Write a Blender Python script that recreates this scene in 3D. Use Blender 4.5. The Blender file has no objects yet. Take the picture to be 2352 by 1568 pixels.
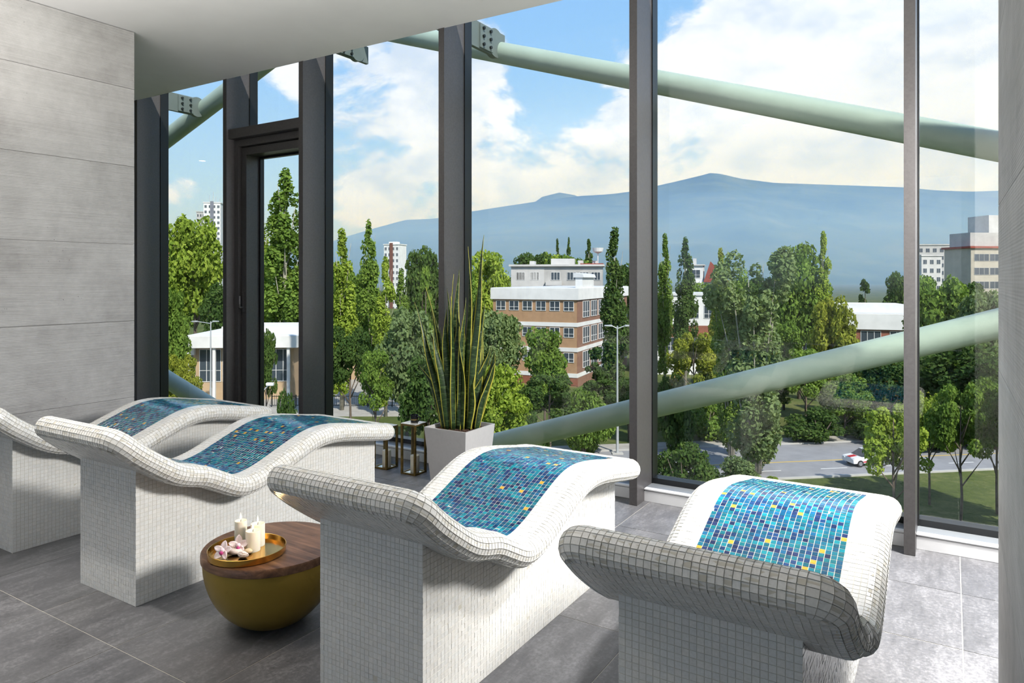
import bpy, math, random
import numpy as np
from mathutils import Vector, Matrix
from mathutils.bvhtree import BVHTree

S = bpy.context.scene
COL = S.collection
random.seed(7)
RNG = np.random.default_rng(7)

# ------------------------------------------------------------------ camera
FPX, CX, HY, EYE = 1621.0, 1176.0, 640.0, 1.5
YAW = math.atan((2185 - CX) / FPX)
cam = bpy.data.cameras.new('camera'); camo = bpy.data.objects.new('camera', cam); COL.objects.link(camo)
camo.location = (0, 0, EYE); camo.rotation_euler = (math.pi / 2, 0, YAW)
cam.sensor_width = 36; cam.lens = 36 * FPX / 2352; cam.shift_y = -(784 - HY) / 2352
cam.clip_start = 0.02; cam.clip_end = 20000
S.camera = camo
FW = Vector((-math.sin(YAW), math.cos(YAW), 0)); RT = Vector((math.cos(YAW), math.sin(YAW), 0)); UP = Vector((0, 0, 1))
EYEV = Vector((0, 0, EYE))
def ray(px, py): return FW + RT * ((px - CX) / FPX) + UP * ((HY - py) / FPX)
def at_depth(px, py, d): return EYEV + ray(px, py) * d
def at_y(px, py, y):
    r = ray(px, py); return EYEV + r * (y / r.y)
def at_z(px, py, z):
    r = ray(px, py); return EYEV + r * ((z - EYE) / r.z)
def project(p):
    d = Vector(p) - EYEV; w = d.dot(FW)
    return CX + FPX * d.dot(RT) / w, HY - FPX * d.z / w, w

# ------------------------------------------------------------------ look
S.view_settings.view_transform = 'Standard'; S.view_settings.look = 'None'
S.view_settings.exposure = 0.34; S.view_settings.gamma = 1.0; S.view_settings.use_curve_mapping = False
S.cycles.use_denoising = True; S.cycles.use_adaptive_sampling = True; S.cycles.adaptive_threshold = .06; S.cycles.adaptive_min_samples = 12
S.cycles.max_bounces = 4; S.cycles.diffuse_bounces = 2; S.cycles.glossy_bounces = 2
S.cycles.transmission_bounces = 4; S.cycles.transparent_max_bounces = 10; S.cycles.volume_bounces = 0
S.cycles.sample_clamp_indirect = 6; S.cycles.caustics_reflective = False; S.cycles.caustics_refractive = False

# ------------------------------------------------------------------ node helpers
class NT:
    def __init__(s, tree): s.t = tree; s.n = tree.nodes; s.l = tree.links
    def new(s, kind, **kw):
        n = s.n.new('ShaderNode' + kind)
        for k, v in kw.items():
            if hasattr(n, k): setattr(n, k, v)
        return n
    def put(s, sock, v):
        if v is None: return
        if hasattr(v, 'is_output'): s.l.new(v, sock)
        else: sock.default_value = v
    def math(s, op, a, b=None, c=None, clamp=False):
        n = s.new('Math', operation=op); n.use_clamp = clamp
        s.put(n.inputs[0], a); s.put(n.inputs[1], b)
        if c is not None: s.put(n.inputs[2], c)
        return n.outputs[0]
    def vmath(s, op, a, b=None):
        n = s.new('VectorMath', operation=op); s.put(n.inputs[0], a)
        if b is not None: s.put(n.inputs[1], b)
        return n.outputs['Value'] if op in ('DOT_PRODUCT', 'LENGTH') else n.outputs[0]
    def noise(s, vec, scale, detail=4, rough=.55, dist=0):
        n = s.new('TexNoise'); s.put(n.inputs['Vector'], vec); n.inputs['Scale'].default_value = scale
        n.inputs['Detail'].default_value = detail; n.inputs['Roughness'].default_value = rough
        n.inputs['Distortion'].default_value = dist; return n.outputs['Fac']
    def ramp(s, fac, stops, mode='LINEAR'):
        n = s.new('ValToRGB'); s.put(n.inputs[0], fac); e = n.color_ramp.elements; n.color_ramp.interpolation = mode
        while len(e) < len(stops): e.new(0.5)
        for i, (p, c) in enumerate(stops):
            e[i].position = p; e[i].color = (*c, 1) if len(c) == 3 else c
        return n.outputs[0]
    def mix(s, fac, a, b, blend='MIX'):
        n = s.new('Mix', data_type='RGBA', blend_type=blend); s.put(n.inputs['Factor'], fac)
        def c(v): return (*v, 1) if isinstance(v, (tuple, list)) and len(v) == 3 else v
        s.put(n.inputs[6], c(a)); s.put(n.inputs[7], c(b)); return n.outputs[2]
    def remap(s, v, a, b, c=0, d=1, smooth=False):
        n = s.new('MapRange'); n.interpolation_type = 'SMOOTHSTEP' if smooth else 'LINEAR'
        s.put(n.inputs[0], v)
        for i, q in enumerate((a, b, c, d)): n.inputs[i + 1].default_value = q
        return n.outputs[0]
    def scale(s, vec, sc):
        n = s.new('Mapping'); s.put(n.inputs['Vector'], vec); n.inputs['Scale'].default_value = sc; return n.outputs[0]

# ------------------------------------------------------------------ sky
w = bpy.data.worlds.new('sky'); S.world = w; w.use_nodes = True
for n in list(w.node_tree.nodes): w.node_tree.nodes.remove(n)
g = NT(w.node_tree)
co = g.new('TexCoord').outputs['Generated']
dirv = g.vmath('NORMALIZE', co)
sep = g.new('SeparateXYZ'); g.put(sep.inputs[0], dirv)
el = sep.outputs[2]
blue = g.ramp(g.math('MAXIMUM', el, 0.0), [(0, (.62, .76, .88)), (.12, (.42, .64, .87)), (.3, (.26, .50, .84)), (1, (.10, .26, .62))])
cv = g.scale(dirv, (1, 1, 2.1))
dens = g.noise(cv, 3.6, 8, .60, .25)
def blob(px, py, rpx, amt):                                # cloud banks and clear gaps as they stand in this sky
    global dens
    v = ray(px, py).normalized()
    dt = g.vmath('DOT_PRODUCT', dirv, tuple(v))
    c1 = math.cos(math.atan(rpx / FPX))
    k = g.remap(dt, c1, 1.0, 0, 1, True)
    dens = g.math('ADD', dens, g.math('MULTIPLY', k, amt))
blob(1170, 300, 330, .13); blob(1300, 400, 260, .10); blob(1850, 200, 520, .20); blob(870, 210, 260, .10); blob(2250, 200, 300, .12)
blob(640, 150, 110, .10); blob(1290, 60, 240, -.17); blob(1370, 200, 120, -.08); blob(470, 330, 260, -.10); blob(1530, 20, 130, -.12)
blob(630, 415, 70, .12); blob(420, 437, 60, .10); blob(860, 470, 130, .06); blob(950, 400, 100, -.06)
cloud = g.remap(dens, .515, .60, 0, 1, True)
shade = g.noise(g.vmath('ADD', cv, (0, 0, -.06)), 6.0, 4, .6)
ccol = g.mix(g.remap(g.math('ADD', shade, g.math('MULTIPLY', cloud, .12)), .42, .68, 0, 1, True), (.57, .67, .81), (.85, .89, .955))
skyc = g.mix(cloud, blue, ccol)
gnd = g.mix(g.remap(el, -.02, 0.0, 0, 1), (.30, .34, .30), skyc)
bg = g.new('Background'); g.put(bg.inputs[0], gnd); bg.inputs[1].default_value = 1.0
out = g.new('OutputWorld'); g.l.new(bg.outputs[0], out.inputs[0])

# ------------------------------------------------------------------ sun, room lamps and added fill lights
def lamp(kind, name, loc, target, energy, color=(1, 1, 1), **kw):
    l = bpy.data.lights.new(name, kind); o = bpy.data.objects.new(name, l); COL.objects.link(o)
    o.location = loc; l.energy = energy; l.color = color
    o.rotation_euler = (Vector(target) - Vector(loc)).to_track_quat('-Z', 'Y').to_euler()
    for k, v in kw.items(): setattr(l, k, v)
    return o
SUN = Vector((.72, -.42, .80)).normalized()
lamp('SUN', 'sun', (0, 0, 60), Vector((0, 0, 60)) - SUN, 4.6, (1, .95, .86), angle=math.radians(1.0))
lamp('AREA', 'daylight_lamp', (.95, 3.9, 2.35), (-2.3, 2.3, .3), 172, (1, .985, .96), shape='SQUARE', size=.65)
lamp('SPOT', 'window_downlight', (.55, 3.95, 3.42), (.25, 3.55, 0), 720, (1, .985, .96), spot_size=math.radians(92), spot_blend=.8, shadow_soft_size=.12)  # unseen spot added to brighten the floor by the right wall
lamp('AREA', 'ceiling_fill', (-3.6, 1.0, 2.35), (-3.6, 1.001, 5), 92, (1, .96, .91), shape='RECTANGLE', size=3.0, size_y=1.6)  # added fill lamp facing up, brightens the ceiling and left wall
lamp('SPOT', 'downlight_spot', (-3.9, .9, 3.4), (-3.4, 1.3, 0), 190, (1, .97, .92), spot_size=math.radians(34), spot_blend=.6, shadow_soft_size=.06)

# ------------------------------------------------------------------ materials
MATS = {}
def mat(name, base=(.8, .8, .8), rough=.5, metal=0.0, build=None, spec=.5, **kw):
    if name in MATS: return MATS[name]
    m = bpy.data.materials.new(name); m.use_nodes = True
    h = NT(m.node_tree); b = m.node_tree.nodes['Principled BSDF']
    b.inputs['Base Color'].default_value = (*base, 1); b.inputs['Roughness'].default_value = rough
    b.inputs['Metallic'].default_value = metal; b.inputs['Specular IOR Level'].default_value = spec
    for k, v in kw.items(): b.inputs[k].default_value = v
    if build: build(h, b)
    MATS[name] = m; return m
def bump(h, b, height, strength=.2, dist=.01):
    n = h.new('Bump'); n.inputs['Strength'].default_value = strength; n.inputs['Distance'].default_value = dist
    h.put(n.inputs['Height'], height); h.l.new(n.outputs[0], b.inputs['Normal'])
def obj_co(h): return h.new('TexCoord').outputs['Object']
def pos(h): return h.new('NewGeometry').outputs['Position']
def orand(h): return h.new('ObjectInfo').outputs['Random']
def varied(base, amt=.12, scale=3, rough=.6, bumpy=0, metal=0, name=None, stretch=(1, 1, 1), spec=.5):
    def bld(h, b):
        v = h.scale(obj_co(h), stretch); f = h.noise(v, scale, 3, .6)
        lo = tuple(c * (1 - amt) for c in base); hi = tuple(min(1, c * (1 + amt)) for c in base)
        h.put(b.inputs['Base Color'], h.ramp(f, [(.3, lo), (.7, hi)]))
        if bumpy: bump(h, b, h.noise(v, scale * 6, 2), bumpy)
    return mat(name or 'varied_%s' % (base,), base, rough, metal, bld, spec)

def b_floor(h, b):
    p = pos(h); r = orand(h); off = h.new('CombineXYZ'); h.put(off.inputs[0], h.math('MULTIPLY', r, 37)); h.put(off.inputs[1], h.math('MULTIPLY', r, 17))
    q = h.vmath('ADD', p, off.outputs[0])
    f1 = h.noise(h.scale(q, (5.5, 1.6, 1)), 1.0, 5, .65, .6); f2 = h.noise(q, 60, 3, .7); f3 = h.noise(h.scale(q, (22, 6, 1)), 1.0, 3, .7)
    f = h.math('ADD', h.math('MULTIPLY', f1, .42), h.math('ADD', h.math('MULTIPLY', f2, .36), h.math('MULTIPLY', f3, .22)))
    c = h.ramp(f, [(.34, (.070, .070, .074)), (.5, (.138, .138, .143)), (.66, (.27, .27, .276))])
    c = h.mix(1, c, h.ramp(r, [(0, (.88, .88, .9)), (1, (1.08, 1.06, 1.05))]), 'MULTIPLY')
    h.put(b.inputs['Base Color'], c); bump(h, b, h.math('ADD', f2, f3), .25, .002)
    h.put(b.inputs['Roughness'], h.remap(f2, .3, .7, .42, .62))
M_FLOOR = mat('floor_stone', rough=.5, build=b_floor)
M_GROUT = mat('floor_grout', (.55, .52, .46), .9)
def b_stone(h, b):
    p = pos(h); r = orand(h); off = h.new('CombineXYZ'); h.put(off.inputs[2], h.math('MULTIPLY', r, 31)); q = h.vmath('ADD', p, off.outputs[0])
    sp = h.new('SeparateXYZ'); h.put(sp.inputs[0], p)
    st = h.noise(h.scale(q, (1.2, 1.2, 110)), 1.0, 3, .5)
    ln = h.math('SINE', h.math('ADD', h.math('MULTIPLY', sp.outputs[2], 620), h.math('MULTIPLY', h.noise(q, 3, 3), 5)))
    big = h.noise(q, 1.6, 4, .6, .4); mid = h.noise(q, 9, 4, .7)
    vo = h.new('TexVoronoi'); h.put(vo.inputs['Vector'], q); vo.inputs['Scale'].default_value = 26
    pit = h.math('MULTIPLY', h.remap(vo.outputs['Distance'], .04, .16, 1, 0), h.remap(h.noise(q, 5, 3), .55, .66, 0, 1))
    f = h.math('ADD', h.math('MULTIPLY', big, .5), h.math('ADD', h.math('MULTIPLY', mid, .3), h.math('MULTIPLY', st, .2)))
    c = h.ramp(f, [(.3, (.29, .28, .27)), (.5, (.42, .41, .40)), (.7, (.54, .53, .52))])
    c = h.mix(h.math('MULTIPLY', pit, .55), c, (.16, .15, .14))
    h.put(b.inputs['Base Color'], c)
    hh = h.math('ADD', h.math('MULTIPLY', ln, .5), h.math('SUBTRACT', h.math('MULTIPLY', st, 1.4), h.math('MULTIPLY', pit, 1.5)))
    bump(h, b, hh, .5, .0022)
M_STONE = mat('combed_stone', rough=.75, build=b_stone)
M_JOINT = mat('stone_joint', (.34, .32, .29), .9)
M_CEIL = varied((.74, .74, .74), .03, 2, .7, .04, name='ceiling_paint')
M_ALU = varied((.105, .098, .098), .10, 60, .38, .05, .35, 'bronze_grey_aluminium')
M_RUB = mat('black_gasket', (.008, .009, .010), .35)
M_WHITE = varied((.78, .78, .79), .03, 4, .4, name='white_paint')
M_SILL = mat('grey_sill', (.30, .32, .34), .35, .3)
def b_glass(h, b):
    m = b.id_data
    lw = h.new('LayerWeight'); fc_ = h.math('POWER', lw.outputs['Facing'], 4.0)
    fr = h.new('Math', operation='MULTIPLY_ADD'); h.put(fr.inputs[0], fc_); fr.inputs[1].default_value = .6; fr.inputs[2].default_value = .045
    tr = h.new('BsdfTransparent'); tr.inputs[0].default_value = (.985, .995, .995, 1)
    gl = h.new('BsdfGlossy'); gl.inputs['Roughness'].default_value = 0.0
    mx = h.new('MixShader'); h.l.new(fr.outputs[0], mx.inputs[0]); h.l.new(tr.outputs[0], mx.inputs[1]); h.l.new(gl.outputs[0], mx.inputs[2])
    h.l.new(mx.outputs[0], h.n['Material Output'].inputs[0])
M_GLASS = mat('window_glass', build=b_glass)
M_TUBE = varied((.33, .42, .35), .05, 6, .42, .02, name='sage_green_steel')
M_TUBED = varied((.12, .15, .14), .05, 6, .45, name='grey_green_steel')
M_BOLT = mat('bolt_steel', (.03, .035, .035), .4, .6)
def b_tile(h, b):
    a = h.new('Attribute', attribute_name='tint'); f = h.noise(pos(h), 130, 1, .6)
    c = h.mix(1, a.outputs['Color'], h.ramp(f, [(.3, (.94, .94, .93)), (.7, (1.03, 1.03, 1.03))]), 'MULTIPLY')
    h.put(b.inputs['Base Color'], c); bump(h, b, h.noise(pos(h), 190, 1), .16, .0012)
M_TILE = mat('white_glass_mosaic', rough=.22, build=b_tile, spec=.45)
def b_btile(h, b):
    a = h.new('Attribute', attribute_name='tint'); p = pos(h); r = h.new('Attribute', attribute_name='swirl')
    f = h.noise(h.vmath('ADD', h.scale(p, (60, 260, 260)), h.vmath('SCALE', r.outputs['Color'])), 1.0, 5, .65, 1.6)
    c = h.mix(1, a.outputs['Color'], h.ramp(f, [(.3, (.72, .74, .80)), (.52, (1, 1, 1)), (.66, (1.5, 1.4, 1.3))]), 'MULTIPLY')
    h.put(b.inputs['Base Color'], c)
M_BLUE = mat('blue_glass_mosaic', rough=.16, build=b_btile, spec=.5)
M_TGROUT = mat('mosaic_grout', (.62, .585, .50), .85)
M_BGROUT = mat('mosaic_grout_light', (.72, .78, .80), .8)
def b_wood(h, b):
    q = obj_co(h); f1 = h.noise(h.scale(q, (2.2, 26, 26)), 1.0, 7, .65, .8); f2 = h.noise(h.scale(q, (7, 110, 110)), 1.0, 4, .6); f3 = h.noise(q, 5, 3)
    f = h.math('ADD', h.math('MULTIPLY', f1, .6), h.math('ADD', h.math('MULTIPLY', f2, .2), h.math('MULTIPLY', f3, .2)))
    h.put(b.inputs['Base Color'], h.ramp(f, [(.34, (.05, .024, .014)), (.5, (.15, .075, .040)), (.64, (.28, .15, .085))]))
    bump(h, b, f2, .08, .002)
M_WOOD = mat('dark_walnut', rough=.42, build=b_wood)
M_OLIVE = mat('olive_gold_lacquer', (.38, .26, .045), .36, .5, lambda h, b: bump(h, b, h.noise(obj_co(h), 900, 2), .05, .001))
M_BRASS = mat('polished_brass', (.70, .40, .09), .20, 1.0)
M_BRASS2 = varied((.33, .22, .07), .25, 30, .38, 0, .9, 'aged_brass')
M_TRAYF = mat('satin_brass', (.66, .60, .42), .28, .9)
M_WAX = mat('candle_wax', (.86, .80, .66), .45, **{'Subsurface Weight': .35, 'Subsurface Radius': (.02, .012, .006), 'Subsurface Scale': .5})
M_WICK = mat('burnt_wick', (.02, .015, .01), .9)
M_FLAME = mat('flame', (1, .6, .2), .5, **{'Emission Color': (1, .66, .28, 1), 'Emission Strength': 9.0})
M_PLANT = varied((.62, .60, .59), .03, 40, .5, .03, name='pale_grey_planter')
M_SOIL = varied((.085, .045, .030), .5, 60, .9, .5, name='bark_soil')
M_LEAFY = varied((.55, .50, .07), .15, 20, .4, name='yellow_leaf_margin')
def b_snake(h, b):
    u = h.new('UVMap').outputs[0]; r = orand(h); of = h.new('CombineXYZ'); h.put(of.inputs[0], h.math('MULTIPLY', r, 50))
    f = h.noise(h.vmath('ADD', h.scale(u, (1.2, 46, 1)), of.outputs[0]), 1.0, 5, .6, 1.2)
    h.put(b.inputs['Base Color'], h.ramp(f, [(.42, (.015, .032, .012)), (.54, (.028, .062, .017)), (.66, (.12, .17, .065))]))
M_SNAKE = mat('snake_plant_leaf', rough=.33, build=b_snake)
M_BLACK = mat('black_glaze', (.012, .012, .014), .12)
M_GOLD = mat('gold_band', (.45, .32, .14), .25, 1.0)

def leafmat(name, dark, mid, light, trans=.35):
    def bl(h, b):
        r = orand(h); a = h.new('Attribute', attribute_name='leaf').outputs['Fac']
        f = h.math('ADD', h.math('MULTIPLY', a, .8), h.math('MULTIPLY', r, .2))
        c = h.ramp(f, [(0, dark), (.5, mid), (1, light)])
        d = h.new('BsdfDiffuse'); t = h.new('BsdfTranslucent'); h.put(d.inputs[0], c)
        h.put(t.inputs[0], h.mix(1, c, (1.25, 1.25, .6), 'MULTIPLY'))
        mx = h.new('MixShader'); mx.inputs[0].default_value = trans
        h.l.new(d.outputs[0], mx.inputs[1]); h.l.new(t.outputs[0], mx.inputs[2]); h.l.new(mx.outputs[0], h.n['Material Output'].inputs[0])
    return mat(name, build=bl)
LM = {'green': leafmat('leaves_green', (.07, .13, .025), (.15, .24, .045), (.28, .38, .075)),
      'bright': leafmat('leaves_bright', (.12, .19, .03), (.26, .35, .05), (.42, .50, .085)),
      'dark': leafmat('leaves_dark', (.035, .07, .02), (.07, .125, .032), (.14, .20, .05)),
      'grey': leafmat('leaves_grey_green', (.09, .14, .06), (.17, .235, .095), (.28, .35, .14)),
      'olive': leafmat('leaves_olive', (.14, .17, .025), (.28, .31, .045), (.44, .44, .08))}
M_BARK = varied((.13, .10, .075), .35, 3, .9, .4, name='bark')
M_PBARK = varied((.30, .28, .22), .35, 3, .9, .4, name='pale_bark')
M_GRASS = None
def b_grass(h, b):
    p = pos(h); f = h.noise(p, .09, 6, .6); f2 = h.noise(p, 1.4, 6, .7)
    k = h.math('ADD', h.math('MULTIPLY', f, .6), h.math('MULTIPLY', f2, .4))
    h.put(b.inputs['Base Color'], h.ramp(k, [(.32, (.04, .06, .018)), (.5, (.085, .11, .03)), (.64, (.17, .165, .065)), (.78, (.26, .21, .13))]))
    bump(h, b, f2, .6, .3)
M_GRASS = mat('lawn_grass', rough=.95, build=b_grass, spec=.1)
M_ASPH = varied((.25, .25, .255), .12, .6, .85, .1, name='asphalt')
M_PAVE = varied((.34, .32, .28), .12, .8, .9, name='pavement')
M_KERB = varied((.42, .41, .38), .08, 1, .8, name='kerb_concrete')
M_YEL = mat('yellow_road_paint', (.55, .38, .07), .8)
M_WPT = mat('white_road_paint', (.65, .65, .63), .8)
def b_mount(h, b):
    p = pos(h); f = h.noise(h.scale(p, (1, 1, 1.6)), .0035, 9, .62, .5); f2 = h.noise(p, .02, 6, .7)
    k = h.math('ADD', h.math('MULTIPLY', f, .65), h.math('MULTIPLY', f2, .35))
    h.put(b.inputs['Base Color'], h.ramp(k, [(.35, (.035, .065, .035)), (.5, (.07, .11, .05)), (.66, (.13, .16, .085))]))
M_MOUNT = mat('forested_slope', rough=.95, build=b_mount, spec=.05)
M_BWHITE = varied((.66, .66, .64), .08, .5, .8, name='white_render')
M_BRICK = varied((.36, .22, .12), .10, 1.2, .85, name='tan_brick')
M_RBRICK = varied((.24, .085, .05), .12, 1.2, .85, name='red_brick')
M_GREYB = varied((.40, .39, .37), .12, .4, .85, name='grey_render')
M_CONC = varied((.50, .49, .47), .12, .3, .85, name='pale_concrete')
M_BROOF = varied((.55, .56, .56), .08, .4, .7, name='flat_roof')
M_RROOF = varied((.26, .055, .035), .15, 2, .8, name='red_roof_tiles')
M_PANE = mat('dark_pane', (.045, .06, .075), .08)
M_TANR = varied((.42, .30, .18), .1, .5, .85, name='tan_render')
M_STEEL = mat('galvanised_steel', (.50, .52, .53), .45, .4)
M_CARW = mat('white_car_paint', (.75, .75, .76), .2)
M_CARR = mat('red_car_stripe', (.45, .02, .03), .3)
M_CARY = mat('yellow_car_paint', (.65, .38, .02), .3)
M_CARG = mat('car_glass', (.02, .025, .03), .08)
M_TYRE = mat('tyre_rubber', (.015, .015, .015), .8)
M_HUB = mat('wheel_hub', (.45, .45, .46), .3, .8)
M_LIGHTP = mat('head_lamp_lens', (.7, .72, .75), .1)

# ------------------------------------------------------------------ mesh helpers
class MB:
    def __init__(s): s.v = []; s.f = []; s.m = []; s.mats = []
    def _mi(s, m):
        if m not in s.mats: s.mats.append(m)
        return s.mats.index(m)
    def add(s, verts, faces, m=None):
        o = len(s.v); s.v.extend([tuple(v) for v in verts]); s.f.extend([tuple(i + o for i in f) for f in faces]); s.m.extend([s._mi(m)] * len(faces)); return s
    def box(s, x0, x1, y0, y1, z0, z1, m=None, bev=0):
        if bev:
            b = bev; P = []; 
            for z, k in ((z0, b), (z0 + b, 0), (z1 - b, 0), (z1, b)):
                P += [(x0 + k, y0 + k, z), (x1 - k, y0 + k, z), (x1 - k, y1 - k, z), (x0 + k, y1 - k, z)]
            F = [(3, 2, 1, 0), (12, 13, 14, 15)]
            for r in range(3):
                for i in range(4): j = (i + 1) % 4; F.append((4 * r + i, 4 * r + j, 4 * r + 4 + j, 4 * r + 4 + i))
            return s.add(P, F, m)
        P = [(x, y, z) for z in (z0, z1) for x, y in ((x0, y0), (x1, y0), (x1, y1), (x0, y1))]
        return s.add(P, [(3, 2, 1, 0), (4, 5, 6, 7), (0, 1, 5, 4), (1, 2, 6, 5), (2, 3, 7, 6), (3, 0, 4, 7)], m)
    def tube(s, pts, r, seg=12, m=None, cap=True):
        pts = [Vector(p) for p in pts]; rs = r if isinstance(r, (list, tuple)) else [r] * len(pts)
        V = []; F = []; prev = None
        for i, p in enumerate(pts):
            t = (pts[min(i + 1, len(pts) - 1)] - pts[max(i - 1, 0)]).normalized()
            if prev is None: a = t.orthogonal().normalized()
            else: a = (prev - t * prev.dot(t)).normalized()
            prev = a; b_ = t.cross(a)
            for k in range(seg):
                an = 2 * math.pi * k / seg; V.append(p + (a * math.cos(an) + b_ * math.sin(an)) * rs[i])
        for i in range(len(pts) - 1):
            for k in range(seg): j = (k + 1) % seg; F.append((i * seg + k, i * seg + j, (i + 1) * seg + j, (i + 1) * seg + k))
        if cap: F.append(tuple(range(seg))[::-1]); F.append(tuple((len(pts) - 1) * seg + k for k in range(seg)))
        return s.add(V, F, m)
    def lathe(s, prof, seg=48, c=(0, 0), m=None):
        V = []; F = []
        for r, z in prof:
            for k in range(seg):
                an = 2 * math.pi * k / seg; V.append((c[0] + r * math.cos(an), c[1] + r * math.sin(an), z))
        n = len(prof)
        for i in range(n - 1):
            for k in range(seg): j = (k + 1) % seg; F.append((i * seg + k, i * seg + j, (i + 1) * seg + j, (i + 1) * seg + k))
        F.append(tuple(range(seg))[::-1]); F.append(tuple((n - 1) * seg + k for k in range(seg)))
        return s.add(V, F, m)
    def prism(s, poly, lo, hi, axis='x', m=None):
        n = len(poly)
        def mk(t, p): return (t, p[0], p[1]) if axis == 'x' else ((p[0], t, p[1]) if axis == 'y' else (p[0], p[1], t))
        V = [mk(lo, p) for p in poly] + [mk(hi, p) for p in poly]
        F = [tuple(range(n))[::-1], tuple(range(n, 2 * n))] + [(i, (i + 1) % n, n + (i + 1) % n, n + i) for i in range(n)]
        return s.add(V, F, m)
    def mesh(s, name, smooth=False):
        me = bpy.data.meshes.new(name); me.from_pydata(s.v, [], s.f)
        for m in s.mats: me.materials.append(m)
        if len(s.mats) > 1: me.polygons.foreach_set('material_index', s.m)
        if smooth: me.polygons.foreach_set('use_smooth', [True] * len(me.polygons))
        me.update(); return me
    def build(s, name, parent=None, smooth=False, fix=True):
        me = s.mesh(name, smooth)
        if fix:
            import bmesh
            bm = bmesh.new(); bm.from_mesh(me); bmesh.ops.recalc_face_normals(bm, faces=bm.faces); bm.to_mesh(me); bm.free()
        if smooth and hasattr(me, 'set_sharp_from_angle'): me.set_sharp_from_angle(angle=math.radians(40))
        return link(name, me, parent)
def link(name, data, parent=None, loc=None, rz=None):
    o = bpy.data.objects.new(name, data); COL.objects.link(o)
    if parent: o.parent = parent
    if loc is not None: o.location = loc
    if rz is not None: o.rotation_euler[2] = rz
    return o
def tag(o, label=None, cat=None, group=None, kind=None):
    if label: o['label'] = label
    if cat: o['category'] = cat
    if group: o['group'] = group
    if kind: o['kind'] = kind
    return o
def thing(name, label, cat, loc=(0, 0, 0), rz=0, group=None):
    return tag(link(name, None, None, loc, rz), label, cat, group)
def struct(name, label, cat, mb=None, loc=None):
    o = mb.build(name) if mb else link(name, None, None, loc or (0, 0, 0))
    return tag(o, label, cat, None, 'structure')

# ================================================================== ROOM
YM, YG, ZC, ZT = 4.389, 4.70, 3.457, 4.25          # mullion front, glass plane, ceiling, top of glazing
fl = struct('floor', 'grey stone-look tiled floor running up to the glazing', 'floor', MB().box(-12, 3.2, -5, 4.64, -.3, -.0015, M_GROUT))
xs = [.04 + .587 * k for k in range(-14, 3)]
tile_cache = {}
for i, x0 in enumerate(xs[:-1]):
    x1 = xs[i + 1]; step = .6 if x0 > -.6 else 1.2
    ys = list(np.arange(1.585 - 1.2, 4.4, step)) + [4.62]
    ys = [ys[0]] + [y for y in ys[1:-1] if y < 4.4] + [4.62]
    for a, b_ in zip(ys[:-1], ys[1:]):
        key = (round(x1 - x0, 3), round(b_ - a, 3))
        if key not in tile_cache:
            tile_cache[key] = MB().box(-(key[0] - .004) / 2, (key[0] - .004) / 2, -(key[1] - .004) / 2, (key[1] - .004) / 2, -.01, 0, M_FLOOR).mesh('floor_tile')
        link('floor_tile', tile_cache[key], fl, ((x0 + x1) / 2, (a + b_) / 2, random.uniform(-.0004, .0004)))
ce = struct('ceiling', 'smooth pale ceiling slab ending short of the glazing', 'ceiling', MB().box(-12, 3.2, -5, YM + .01, ZC, ZC + .35, M_CEIL))
struct('trim_1', 'roof soffit closing the gap above the glazing', 'soffit', MB().box(-12, 3.2, YM, 4.95, ZT, ZT + .2, M_CEIL))
struct('wall_back', 'unseen pale wall behind the viewer, its wide opening added to let in fill light', 'wall', MB().box(-12.2, 3.2, -5.2, -5, 0, .25, M_CEIL).box(-12.2, -8.2, -5.2, -5, .25, ZC, M_CEIL).box(2.4, 3.2, -5.2, -5, .25, ZC, M_CEIL).box(-8.2, 2.4, -5.2, -5, 3.3, ZC, M_CEIL))  # unseen wall, left open so fill light comes in from behind
struct('wall_far_left', 'plain pale end wall beyond the stone wall', 'wall', MB().box(-12.2, -12, -5, 4.7, 0, ZT, M_CEIL))
struct('wall_far_right', 'plain pale end wall beyond the right stone wall', 'wall', MB().box(3.2, 3.4, -5.2, 4.7, 0, ZT, M_CEIL))
def stone_wall(name, label, x0, x1, yend, joints, face):
    wl = struct(name, label, 'wall', MB().box(x0, x1, -5, yend - .004, 0, ZC - .004, M_JOINT))
    zz = [0] + joints + [ZC - .003]
    for a, b_ in zip(zz[:-1], zz[1:]):
        for (ya, yb) in ((yend - 1.8, yend), (yend - 3.6, yend - 1.8), (yend - 5.4, yend - 3.6), (-5, yend - 5.4)):
            fx = (x1 - .001, x1 + .012) if face > 0 else (x0 - .012, x0 + .001)
            o = MB().box(fx[0], fx[1], ya + .0015, yb - .0015, a + .0012, b_ - .0012, M_STONE, .001).build('stone_panel', wl)
    return wl
J = [.563, 1.167, 1.771, 2.387, 3.0]
stone_wall('wall_left', 'grey combed stone wall beside the leftmost lounger', -6.1, -5.517, 3.172, J, 1)
stone_wall('wall_right', 'grey ribbed stone wall edge at the right of the view', .160, .42, 3.17, J, -1)

def glass(a, b_, z0, z1, par, nm): return MB().add([(a, YG, z0), (b_, YG, z0), (b_, YG, z1), (a, YG, z1)], [(0, 1, 2, 3)], M_GLASS).build(nm, par, fix=False)
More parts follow.
